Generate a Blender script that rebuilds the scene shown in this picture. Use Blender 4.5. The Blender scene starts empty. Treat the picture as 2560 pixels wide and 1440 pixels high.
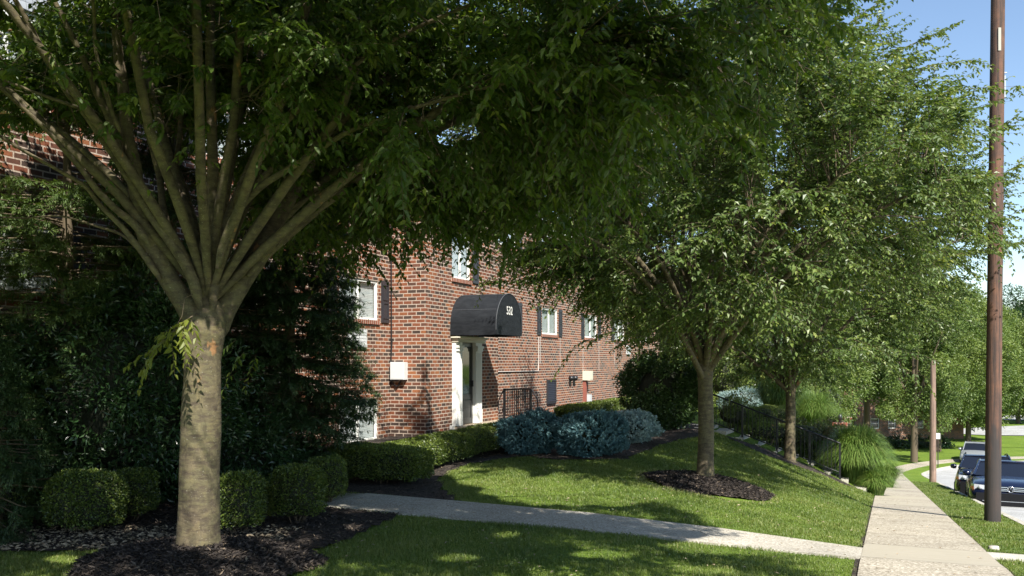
import bpy, math, random
import numpy as np
from math import radians, sin, cos, pi, sqrt, atan2

rng = np.random.default_rng(7)
random.seed(7)
scene = bpy.context.scene
COL = scene.collection

# ------------------------------------------------------------------ camera, world, sun
F = 2250.0            # focal length in pixels of the 2560 px wide photograph
HZ = 905.0            # horizon row
EYE = 1.75
cam = bpy.data.cameras.new('camera')
cam.sensor_width = 36.0
cam.lens = F / 2560 * 36
cam.shift_y = (HZ - 720) / 2560
cam.clip_end = 2000
camo = bpy.data.objects.new('camera', cam)
COL.objects.link(camo)
camo.location = (0, 0, EYE)
camo.rotation_euler = (radians(90), 0, 0)
scene.camera = camo

SUN_AZ = atan2(0.33, -0.945)      # clockwise from +Y
SUN_EL = radians(46)
world = bpy.data.worlds.new('World')
scene.world = world
world.use_nodes = True
wn = world.node_tree
wn.nodes.clear()
sky = wn.nodes.new('ShaderNodeTexSky')
sky.sky_type = 'NISHITA'
sky.sun_disc = False
sky.sun_elevation = SUN_EL
sky.sun_rotation = SUN_AZ
sky.air_density = 1.0
sky.dust_density = 0.25
sky.ozone_density = 1.6
bg = wn.nodes.new('ShaderNodeBackground')
bg.inputs['Strength'].default_value = 0.098
wo = wn.nodes.new('ShaderNodeOutputWorld')
wn.links.new(sky.outputs[0], bg.inputs[0])
wn.links.new(bg.outputs[0], wo.inputs[0])
sl = bpy.data.lights.new('sun', 'SUN')
sl.energy = 5.0
sl.angle = radians(0.53)
sl.color = (1.0, 0.95, 0.86)
so = bpy.data.objects.new('sun', sl)
COL.objects.link(so)
to_sun = np.array([sin(SUN_AZ) * cos(SUN_EL), cos(SUN_AZ) * cos(SUN_EL), sin(SUN_EL)])
from mathutils import Vector
so.rotation_euler = Vector(to_sun).to_track_quat('Z', 'Y').to_euler()
scene.view_settings.view_transform = 'Standard'
scene.view_settings.look = 'None'
scene.view_settings.exposure = 1.05
scene.view_settings.gamma = 1.0
scene.cycles.max_bounces = 6
scene.cycles.diffuse_bounces = 3
scene.cycles.transmission_bounces = 3
scene.cycles.transparent_max_bounces = 4

# ------------------------------------------------------------------ frames
TH = radians(22.45)
EU = np.array([sin(TH), cos(TH)])
EV = np.array([cos(TH), -sin(TH)])
S1, RB, AMAX = 57.0, 18.0, radians(62)

def W(v, s):
    """street coordinates (v right of the sidewalk line, s along it) to world X, Y"""
    v = np.asarray(v, float); s = np.asarray(s, float)
    v, s = np.broadcast_arrays(v, s)
    ph = np.clip((s - S1) / RB, 0, AMAX)
    ex = np.maximum(s - S1 - RB * AMAX, 0)
    cx = S1 * EU[0] + RB * EV[0]; cy = S1 * EU[1] + RB * EV[1]
    nx = EV[0] * np.cos(ph) + EV[1] * np.sin(ph)
    ny = -EV[0] * np.sin(ph) + EV[1] * np.cos(ph)
    tx, ty = -ny, nx
    x = np.where(s <= S1, EU[0] * s + EV[0] * v, cx + (v - RB) * nx + ex * tx)
    y = np.where(s <= S1, EU[1] * s + EV[1] * v, cy + (v - RB) * ny + ex * ty)
    return x, y

def VU(x, y):
    return EV[0] * x + EV[1] * y, EU[0] * x + EU[1] * y

def sst(t):
    t = np.clip(t, 0, 1)
    return t * t * (3 - 2 * t)

def ZS(s):
    s = np.asarray(s, float)
    lin = -0.05 - 0.0974 * (s - 8.34)
    z = np.where(s < 6.5, 0.0, lin)
    m = (s >= 6.5) & (s < 9.5)
    t = (s - 6.5) / 3.0
    zz = -0.163 * t * t * (0.4 + 0.6 * t)
    z = np.where(m, zz, z)
    a = -0.05 - 0.0974 * (54 - 8.34)
    e = a - 0.0974 * 5 * (1 - (1 - np.clip((s - 54) / 10, 0, 1)) ** 2)
    return np.where(s > 54, e, z)

def H(v, s):
    v = np.asarray(v, float); s = np.asarray(s, float)
    t = np.clip((v + 4.6) / 4.4, 0, 1)
    k = t ** 1.4
    k = k + (1 - k) * sst((s - 44) / 14)
    und = 0.018 * np.sin(v * 1.3 + s * 0.7) * np.sin(s * 0.9 - v * 0.4) * np.clip((-v - 0.3) / 2, 0, 1)
    z = ZS(s) * k + und
    # landing beyond the steps drops towards the sidewalk too
    return z

def HW(x, y):
    v, u = VU(x, y)
    return H(v, u)

def at(px, py, Y):
    return np.array([(px - 1280) / F * Y, Y, EYE + (HZ - py) / F * Y])

def proj(P):
    Y = np.maximum(P[..., 1], 0.05)
    return 1280 + F * P[..., 0] / Y, HZ - F * (P[..., 2] - EYE) / Y

# ------------------------------------------------------------------ materials
def mat(name, col=(0.5, 0.5, 0.5), rough=0.6, metal=0.0, spec=0.5):
    m = bpy.data.materials.new(name)
    m.use_nodes = True
    b = m.node_tree.nodes['Principled BSDF']
    b.inputs['Base Color'].default_value = (*col, 1)
    b.inputs['Roughness'].default_value = rough
    b.inputs['Metallic'].default_value = metal
    b.inputs['Specular IOR Level'].default_value = spec
    return m

class NT:
    def __init__(s, m):
        s.t = m.node_tree; s.m = m
        s.b = s.t.nodes['Principled BSDF']
        s.out = [n for n in s.t.nodes if n.type == 'OUTPUT_MATERIAL'][0]
    def n(s, typ, **kw):
        nd = s.t.nodes.new('ShaderNode' + typ)
        for k, v in kw.items():
            if k.startswith('i_'):
                nd.inputs[k[2:].replace('_', ' ')].default_value = v
            else:
                setattr(nd, k, v)
        return nd
    def l(s, a, b):
        s.t.links.new(a, b)
    def ramp(s, fac, stops, interp='LINEAR'):
        r = s.n('ValToRGB')
        r.color_ramp.interpolation = interp
        el = r.color_ramp.elements
        while len(el) > 1: el.remove(el[-1])
        el[0].position = stops[0][0]; el[0].color = (*stops[0][1], 1)
        for p, c in stops[1:]:
            e = el.new(p); e.color = (*c, 1)
        s.l(fac, r.inputs[0])
        return r.outputs[0]
    def noise(s, vec, scale, detail=4, rough=0.55, dist=0.0):
        n = s.n('TexNoise')
        n.inputs['Scale'].default_value = scale
        n.inputs['Detail'].default_value = detail
        n.inputs['Roughness'].default_value = rough
        n.inputs['Distortion'].default_value = dist
        if vec is not None: s.l(vec, n.inputs['Vector'])
        return n.outputs['Fac']
    def coord(s, which='Object'):
        return s.n('TexCoord').outputs[which]
    def mapping(s, vec, scale=(1, 1, 1), rot=(0, 0, 0), loc=(0, 0, 0)):
        n = s.n('Mapping')
        n.inputs['Scale'].default_value = scale
        n.inputs['Rotation'].default_value = rot
        n.inputs['Location'].default_value = loc
        s.l(vec, n.inputs['Vector'])
        return n.outputs[0]
    def mix(s, fac, a, b, mode='MIX'):
        n = s.n('Mix', data_type='RGBA', blend_type=mode)
        if isinstance(fac, (int, float)): n.inputs[0].default_value = fac
        else: s.l(fac, n.inputs[0])
        for i, x in ((6, a), (7, b)):
            if isinstance(x, tuple): n.inputs[i].default_value = (*x, 1)
            else: s.l(x, n.inputs[i])
        return n.outputs[2]
    def math(s, op, a, b=None):
        n = s.n('Math', operation=op)
        for i, x in ((0, a), (1, b)):
            if x is None: continue
            if isinstance(x, (int, float)): n.inputs[i].default_value = x
            else: s.l(x, n.inputs[i])
        return n.outputs[0]
    def bump(s, h, strength=0.5, dist=0.01):
        n = s.n('Bump')
        n.inputs['Strength'].default_value = strength
        n.inputs['Distance'].default_value = dist
        s.l(h, n.inputs['Height'])
        s.l(n.outputs[0], s.b.inputs['Normal'])

def leaf_mat(name, stops, rough=0.42, trans=0.35, tcol=(1.25, 1.25, 0.5), spec=0.5):
    m = mat(name, (0.06, 0.12, 0.03), rough, spec=spec)
    t = NT(m)
    a = t.n('Attribute', attribute_name='rnd')
    c = t.ramp(a.outputs['Fac'], stops)
    t.l(c, t.b.inputs['Base Color'])
    tr = t.n('BsdfTranslucent')
    cm = t.mix(1.0, c, tcol, 'MULTIPLY')
    t.l(cm, tr.inputs['Color'])
    mx = t.n('MixShader')
    mx.inputs[0].default_value = trans
    t.l(t.b.outputs[0], mx.inputs[1]); t.l(tr.outputs[0], mx.inputs[2])
    t.l(mx.outputs[0], t.out.inputs['Surface'])
    return m

M = {}
M['zelkova'] = leaf_mat('zelkova_leaf', [(0, (0.038, 0.078, 0.014)), (0.5, (0.068, 0.116, 0.018)), (0.85, (0.105, 0.155, 0.024)), (1, (0.19, 0.22, 0.035))], 0.46, 0.45)
M['zelkova2'] = leaf_mat('young_zelkova_leaf', [(0, (0.048, 0.088, 0.026)), (0.5, (0.098, 0.152, 0.040)), (0.85, (0.165, 0.222, 0.055)), (1, (0.30, 0.34, 0.09))], 0.42, 0.36)
M['farleaf'] = leaf_mat('far_leaf', [(0, (0.060, 0.105, 0.024)), (0.5, (0.120, 0.180, 0.038)), (1, (0.21, 0.26, 0.06))], 0.5, 0.3)
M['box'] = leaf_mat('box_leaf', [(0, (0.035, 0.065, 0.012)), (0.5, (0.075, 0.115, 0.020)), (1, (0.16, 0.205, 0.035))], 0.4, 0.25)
M['laurel'] = leaf_mat('laurel_leaf', [(0, (0.018, 0.045, 0.014)), (0.6, (0.030, 0.065, 0.020)), (1, (0.05, 0.09, 0.03))], 0.28, 0.15)
M['holly'] = leaf_mat('holly_leaf', [(0, (0.028, 0.062, 0.018)), (0.6, (0.060, 0.115, 0.030)), (1, (0.12, 0.19, 0.06))], 0.3, 0.2)
M['needle'] = leaf_mat('dark_needle', [(0, (0.020, 0.045, 0.014)), (0.6, (0.035, 0.070, 0.020)), (1, (0.07, 0.11, 0.03))], 0.5, 0.2)
M['needle2'] = leaf_mat('pale_needle', [(0, (0.050, 0.090, 0.022)), (0.6, (0.085, 0.135, 0.032)), (1, (0.14, 0.19, 0.05))], 0.5, 0.3)
M['blue'] = leaf_mat('blue_needle', [(0, (0.030, 0.095, 0.112)), (0.6, (0.085, 0.195, 0.215)), (1, (0.21, 0.36, 0.37))], 0.5, 0.12, (1, 1, 1))
M['blue2'] = leaf_mat('pale_blue_needle', [(0, (0.18, 0.29, 0.28)), (0.6, (0.32, 0.45, 0.43)), (1, (0.48, 0.58, 0.54))], 0.5, 0.12, (1, 1, 1))
M['mgrass'] = leaf_mat('reed_grass', [(0, (0.075, 0.145, 0.026)), (0.6, (0.14, 0.23, 0.045)), (1, (0.25, 0.31, 0.09))], 0.45, 0.3)
M['red'] = leaf_mat('reddish_leaf', [(0, (0.06, 0.09, 0.03)), (0.55, (0.11, 0.13, 0.045)), (0.8, (0.16, 0.10, 0.05)), (1, (0.26, 0.10, 0.07))], 0.45, 0.25)
M['blade'] = leaf_mat('grass_blade', [(0, (0.068, 0.118, 0.024)), (0.5, (0.145, 0.202, 0.042)), (0.85, (0.22, 0.262, 0.065)), (1, (0.34, 0.33, 0.14))], 0.45, 0.35, (1.2, 1.2, 0.5))

def bark(name, c1, c2, c3, streak=False):
    m = mat(name, c1, 0.85)
    t = NT(m)
    co = t.coord('Object')
    big = t.noise(co, 3.0, 3)
    mp = t.mapping(co, (9, 9, 26) if not streak else (26, 26, 1.1))
    fine = t.noise(mp, 1.0, 5, 0.65)
    c = t.ramp(big, [(0.3, c1), (0.55, c2), (0.75, c1)])
    c = t.mix(t.ramp(fine, [(0.38, (0.1, 0.1, 0.1)), (0.56, (1, 1, 1))]), c3, c)
    t.l(c, t.b.inputs['Base Color'])
    t.bump(fine, 0.6, 0.012)
    return m
M['paleWood'] = bark('pale_pole_wood', (0.30, 0.20, 0.15), (0.22, 0.145, 0.11), (0.13, 0.09, 0.07), True)
M['bark'] = bark('zelkova_bark', (0.128, 0.098, 0.060), (0.108, 0.094, 0.048), (0.060, 0.044, 0.030))
def worn_bark():
    t = NT(M['bark'])
    # rust-orange peeled patches on the bark, as on zelkova
    co = t.coord('Object')
    pn = t.noise(t.mapping(co, (3.2, 3.2, 1.9)), 1.6, 4, 0.6)
    old = t.b.inputs['Base Color'].links[0].from_socket
    c = t.mix(t.ramp(pn, [(0.66, (0, 0, 0)), (0.70, (0.8, 0.8, 0.8))]), old, (0.34, 0.17, 0.07))
    sp = t.noise(co, 70.0, 2)
    c = t.mix(t.ramp(sp, [(0.66, (0, 0, 0)), (0.72, (0.45, 0.45, 0.45))]), c, (0.36, 0.33, 0.26))
    mo = t.noise(t.mapping(co, (1, 1, .55)), 9.0, 6, 0.7, 0.8)
    c = t.mix(1.0, c, t.ramp(mo, [(0.36, (0.62, 0.60, 0.58)), (0.5, (1, 1, 1)), (0.66, (1.28, 1.25, 1.1))]), 'MULTIPLY')
    t.l(c, t.b.inputs['Base Color'])
worn_bark()
M['twig'] = mat('twig', (0.10, 0.075, 0.045), 0.8)
M['polewood'] = bark('pole_wood', (0.165, 0.078, 0.046), (0.095, 0.052, 0.038), (0.035, 0.025, 0.021), True)
def pole_tar():
    t = NT(M['polewood'])
    old = t.b.inputs['Base Color'].links[0].from_socket
    sep = t.n('SeparateXYZ'); t.l(t.coord('Object'), sep.inputs[0])
    n = t.noise(t.mapping(t.coord('Object'), (9, 9, 0.9)), 1.5, 4)
    zz = t.math('ADD', sep.outputs[2], t.math('MULTIPLY', n, -3.6))
    f = t.ramp(t.math('ADD', t.math('MULTIPLY', zz, -0.8), 0.0), [(0.15, (0, 0, 0)), (0.5, (0.85, 0.85, 0.85))])
    t.l(t.mix(f, old, (0.032, 0.03, 0.03)), t.b.inputs['Base Color'])
pole_tar()

def brick_mat(name, bw=0.228, bh=0.086, mortar=0.0105, pal=None, mcol=(0.47, 0.385, 0.315)):
    m = mat(name, (0.3, 0.1, 0.07), 0.9, spec=0.2)
    t = NT(m)
    tc = t.n('TexCoord')
    so_ = t.n('SeparateXYZ'); t.l(tc.outputs['Object'], so_.inputs[0])
    sn = t.n('SeparateXYZ'); t.l(tc.outputs['Normal'], sn.inputs[0])
    isx = t.math('GREATER_THAN', t.math('ABSOLUTE', sn.outputs[0]), 0.5)
    a = t.math('MULTIPLY', so_.outputs[1], isx)
    b = t.math('MULTIPLY', so_.outputs[0], t.math('SUBTRACT', 1.0, isx))
    cb = t.n('CombineXYZ')
    t.l(t.math('ADD', a, b), cb.inputs[0]); t.l(so_.outputs[2], cb.inputs[1])
    wob = t.n('TexNoise'); wob.inputs['Scale'].default_value = 6.0
    t.l(cb.outputs[0], wob.inputs['Vector'])
    vm = t.n('VectorMath', operation='SCALE'); t.l(wob.outputs['Color'], vm.inputs[0]); vm.inputs['Scale'].default_value = 0.010
    va = t.n('VectorMath', operation='ADD'); t.l(cb.outputs[0], va.inputs[0]); t.l(vm.outputs[0], va.inputs[1])
    br = t.n('TexBrick')
    br.inputs['Color1'].default_value = (0, 0, 0, 1); br.inputs['Color2'].default_value = (1, 1, 1, 1)
    br.inputs['Mortar'].default_value = (0.5, 0.5, 0.5, 1)
    br.inputs['Scale'].default_value = 1.0
    br.inputs['Mortar Size'].default_value = mortar
    br.inputs['Mortar Smooth'].default_value = 0.1
    br.inputs['Brick Width'].default_value = bw
    br.inputs['Row Height'].default_value = bh
    t.l(va.outputs[0], br.inputs['Vector'])
    pal = pal or [(0, (0.062, 0.047, 0.040)), (0.25, (0.085, 0.060, 0.049)), (0.27, (0.115, 0.062, 0.045)), (0.48, (0.150, 0.064, 0.042)),
                  (0.50, (0.190, 0.074, 0.044)), (0.80, (0.220, 0.084, 0.046)), (0.84, (0.28, 0.118, 0.052)), (1, (0.25, 0.098, 0.054))]
    c = t.ramp(br.outputs['Color'], pal)
    n1 = t.noise(cb.outputs[0], 45.0, 4)
    c = t.mix(0.55, c, t.mix(1.0, c, t.ramp(n1, [(0.3, (0.55, 0.5, 0.5)), (0.7, (1.35, 1.3, 1.25))]), 'MULTIPLY'))
    big = t.noise(cb.outputs[0], 0.7, 4)
    c = t.mix(1.0, c, t.ramp(big, [(0.3, (0.74, 0.73, 0.72)), (0.7, (1.18, 1.15, 1.12))]), 'MULTIPLY')
    vs_ = t.noise(t.mapping(cb.outputs[0], (1.6, 0.22, 1)), 1.5, 5, 0.65)
    c = t.mix(1.0, c, t.ramp(vs_, [(0.35, (0.82, 0.80, 0.80)), (0.6, (1.08, 1.08, 1.08))]), 'MULTIPLY')
    mn = t.noise(cb.outputs[0], 30.0, 3)
    mc = t.mix(1.0, t.ramp(mn, [(0.3, (0.75, 0.72, 0.7)), (0.7, (1.1, 1.1, 1.1))]), mcol, 'MULTIPLY')
    fin = t.mix(br.outputs['Fac'], c, mc)
    # lime runs: pale vertical wash below sills
    t.l(fin, t.b.inputs['Base Color'])
    inv = t.math('SUBTRACT', 1.0, br.outputs['Fac'])
    hgt = t.math('ADD', inv, t.math('MULTIPLY', n1, 0.35))
    t.bump(hgt, 0.8, 0.008)
    return m
M['brick'] = brick_mat('brick')
M['soldier'] = brick_mat('soldier_brick', bw=0.086, bh=0.40, pal=[(0, (0.22, 0.075, 0.05)), (1, (0.28, 0.10, 0.06))])
M['brickfar'] = brick_mat('far_brick', pal=[(0, (0.14, 0.06, 0.05)), (1, (0.26, 0.09, 0.06))])

def speckle(name, base, lo, hi, sc=60.0, rough=0.85, panels=False):
    m = mat(name, base, rough, spec=0.3)
    t = NT(m)
    co = t.coord('Object')
    v = t.n('TexVoronoi'); v.inputs['Scale'].default_value = sc
    t.l(co, v.inputs['Vector'])
    sepc = t.n('SeparateColor'); t.l(v.outputs['Color'], sepc.inputs[0])
    c = t.ramp(sepc.outputs[0], [(0, lo), (0.35, base), (0.7, base), (1, hi)])
    big = t.noise(co, 1.1, 5)
    c = t.mix(1.0, c, t.ramp(big, [(0.3, (0.80, 0.80, 0.79)), (0.7, (1.1, 1.1, 1.1))]), 'MULTIPLY')
    st_ = t.noise(t.mapping(co, (1, 1, 1), loc=(3, 9, 0)), 2.6, 6, 0.7, 0.6)
    c = t.mix(1.0, c, t.ramp(st_, [(0.58, (1, 1, 1)), (0.72, (0.78, 0.76, 0.72))]), 'MULTIPLY')
    if panels:
        s = t.n('SeparateXYZ'); t.l(co, s.inputs[0])
        y = s.outputs[1]
        # every few metres one panel is plain broomed concrete instead of exposed aggregate
        fl = t.math('FLOOR', t.math('DIVIDE', y, 1.52))
        wn_ = t.n('TexWhiteNoise', noise_dimensions='1D'); t.l(fl, wn_.inputs['W'])
        pm = t.math('GREATER_THAN', wn_.outputs['Value'], 0.72)
        br_ = t.noise(t.mapping(co, (1.2, 22, 1)), 2.0, 3)
        plain = t.ramp(br_, [(0.3, (0.33, 0.30, 0.24)), (0.7, (0.385, 0.35, 0.285))])
        c = t.mix(pm, c, plain)
        tone = t.ramp(wn_.outputs['Value'], [(0, (0.88, 0.88, 0.9)), (1, (1.06, 1.05, 1.02))])
        c = t.mix(1.0, c, tone, 'MULTIPLY')
        fr = t.math('FRACT', t.math('DIVIDE', y, 1.52))
        dd = t.math('MINIMUM', fr, t.math('SUBTRACT', 1.0, fr))
        j = t.math('LESS_THAN', dd, 0.008)
        c = t.mix(t.math('MULTIPLY', j, 0.75), c, (0.08, 0.075, 0.06))
    t.l(c, t.b.inputs['Base Color'])
    t.bump(sepc.outputs[0], 0.35, 0.004)
    return m
M['sidewalk'] = speckle('sidewalk_concrete', (0.375, 0.335, 0.265), (0.19, 0.16, 0.12), (0.62, 0.57, 0.48), 60, panels=True)
M['pathc'] = speckle('path_concrete', (0.42, 0.385, 0.32), (0.25, 0.22, 0.18), (0.64, 0.61, 0.54), 75)
M['oldpath'] = speckle('old_path', (0.33, 0.30, 0.24), (0.26, 0.23, 0.18), (0.40, 0.36, 0.30), 40)
M['curb'] = speckle('kerb_concrete', (0.46, 0.43, 0.37), (0.34, 0.31, 0.26), (0.56, 0.53, 0.47), 50)
M['road'] = speckle('road_surface', (0.36, 0.36, 0.355), (0.26, 0.26, 0.26), (0.47, 0.47, 0.46), 45)
M['stone'] = speckle('step_stone', (0.42, 0.35, 0.25), (0.32, 0.26, 0.18), (0.5, 0.43, 0.32), 60)

def lawn_mat():
    m = mat('lawn', (0.06, 0.1, 0.02), 0.95, spec=0.1)
    t = NT(m)
    co = t.coord('Object')
    n1 = t.noise(co, 0.9, 5)
    n2 = t.noise(co, 24.0, 4, 0.7)
    c = t.ramp(n1, [(0.3, (0.095, 0.155, 0.024)), (0.6, (0.130, 0.195, 0.030)), (0.8, (0.17, 0.215, 0.042))])
    c = t.mix(1.0, c, t.ramp(n2, [(0.25, (0.55, 0.6, 0.5)), (0.7, (1.35, 1.3, 1.3))]), 'MULTIPLY')
    t.l(c, t.b.inputs['Base Color'])
    t.bump(n2, 0.9, 0.03)
    return m
M['lawn'] = lawn_mat()
def mulch_mat():
    m = mat('mulch', (0.03, 0.025, 0.02), 0.9, spec=0.25)
    t = NT(m)
    co = t.coord('Object')
    v = t.n('TexVoronoi'); v.inputs['Scale'].default_value = 38.0
    t.l(t.mapping(co, (1, 1.6, 1)), v.inputs['Vector'])
    sc_ = t.n('SeparateColor'); t.l(v.outputs['Color'], sc_.inputs[0])
    c = t.ramp(sc_.outputs[0], [(0, (0.018, 0.014, 0.012)), (0.6, (0.040, 0.032, 0.027)), (0.92, (0.08, 0.065, 0.055)), (1, (0.17, 0.13, 0.09))])
    t.l(c, t.b.inputs['Base Color'])
    t.bump(sc_.outputs[1], 1.0, 0.02)
    return m
M['mulch'] = mulch_mat()
def chip_mat():
    m = mat('mulch_chip', (0.05, 0.04, 0.03), 0.85, spec=0.3)
    t = NT(m)
    a = t.n('Attribute', attribute_name='rnd')
    t.l(t.ramp(a.outputs['Fac'], [(0, (0.016, 0.013, 0.012)), (0.7, (0.05, 0.04, 0.034)), (0.93, (0.10, 0.08, 0.065)), (1, (0.24, 0.18, 0.12))]), t.b.inputs['Base Color'])
    return m
M['chip'] = chip_mat()
M['litter'] = mat('dry_leaf', (0.30, 0.24, 0.16), 0.7)
M['white'] = mat('white_paint', (0.74, 0.74, 0.70), 0.45)
M['cream'] = mat('cream_paint', (0.60, 0.58, 0.46), 0.5)
M['grey'] = mat('grey_metal_box', (0.55, 0.57, 0.57), 0.45)
M['shutter'] = mat('black_shutter', (0.030, 0.030, 0.036), 0.45)
M['blackmetal'] = mat('black_rail', (0.014, 0.014, 0.016), 0.4)
M['doorp'] = mat('dark_door', (0.030, 0.031, 0.030), 0.35)
M['dglass'] = mat('dark_glass', (0.02, 0.025, 0.028), 0.05, spec=0.9)
M['pane'] = mat('window_pane', (0.20, 0.25, 0.26), 0.06, spec=0.9)
M['rust'] = mat('red_conduit', (0.26, 0.085, 0.06), 0.7)
M['black'] = mat('black_rubber', (0.012, 0.012, 0.012), 0.7)
M['steel'] = mat('steel', (0.55, 0.55, 0.55), 0.3, 0.8)
M['silver'] = mat('silver_paint', (0.30, 0.32, 0.34), 0.25, 0.3)
M['tagc'] = mat('weathered_strip', (0.34, 0.32, 0.27), 0.6)
M['chrome'] = mat('chrome', (0.75, 0.75, 0.77), 0.12, 1.0)
M['amber'] = mat('amber_lens', (0.75, 0.16, 0.03), 0.3)
M['lens'] = mat('headlight_lens', (0.55, 0.58, 0.62), 0.08, 0.3)
M['carblack'] = mat('black_plastic', (0.006, 0.006, 0.007), 0.5, spec=0.2)
M['cabin'] = mat('car_glass', (0.010, 0.013, 0.022), 0.05, spec=0.22)
M['seat'] = mat('car_seat', (0.14, 0.14, 0.14), 0.8)
def canvas_mat():
    m = mat('awning_canvas', (0.022, 0.024, 0.028), 0.6, spec=0.35)
    t = NT(m)
    n = t.noise(t.coord('Object'), 160, 2)
    big = t.noise(t.mapping(t.coord('Object'), (2, 2, 5)), 2.5, 4)
    c = t.mix(t.ramp(big, [(0.35, (0, 0, 0)), (0.75, (1, 1, 1))]), (0.013, 0.015, 0.018), (0.022, 0.025, 0.029))
    t.l(c, t.b.inputs['Base Color'])
    t.bump(t.math('ADD', t.math('MULTIPLY', n, 0.15), t.math('MULTIPLY', big, 1.0)), 0.35, 0.02)
    return m
M['canvas'] = canvas_mat()
M['canvas'].node_tree.nodes['Principled BSDF'].inputs['Specular IOR Level'].default_value = 0.15
M['seam'] = mat('awning_seam', (0.07, 0.075, 0.085), 0.6)
def paint(name, col):
    m = mat(name, col, 0.22, 0.1, 0.5)
    b = m.node_tree.nodes['Principled BSDF']
    b.inputs['Coat Weight'].default_value = 1.0
    b.inputs['Coat Roughness'].default_value = 0.05
    b.inputs['Coat Weight'].default_value = 0.6
    return m
M['bluepaint'] = paint('deep_blue_paint', (0.004, 0.007, 0.026))
M['blackpaint'] = paint('black_blue_paint', (0.004, 0.005, 0.014))
def blind_mat():
    m = mat('window_blind', (0.6, 0.62, 0.6), 0.6)
    t = NT(m)
    s = t.n('SeparateXYZ'); t.l(t.coord('Object'), s.inputs[0])
    f = t.math('FRACT', t.math('MULTIPLY', s.outputs[2], 26.0))
    c = t.ramp(f, [(0, (0.20, 0.22, 0.23)), (0.28, (0.62, 0.64, 0.63)), (1, (0.46, 0.49, 0.50))])
    t.l(c, t.b.inputs['Base Color'])
    return m
M['blind'] = blind_mat()
def shingle_mat():
    m = mat('slate_shingle', (0.2, 0.22, 0.24), 0.8)
    t = NT(m)
    s = t.n('SeparateXYZ'); t.l(t.coord('Object'), s.inputs[0])
    f = t.math('FRACT', t.math('MULTIPLY', s.outputs[2], 7.0))
    c = t.ramp(f, [(0, (0.08, 0.09, 0.1)), (0.12, (0.24, 0.26, 0.28)), (1, (0.30, 0.32, 0.34))])
    t.l(c, t.b.inputs['Base Color'])
    return m
M['shingle'] = shingle_mat()

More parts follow.
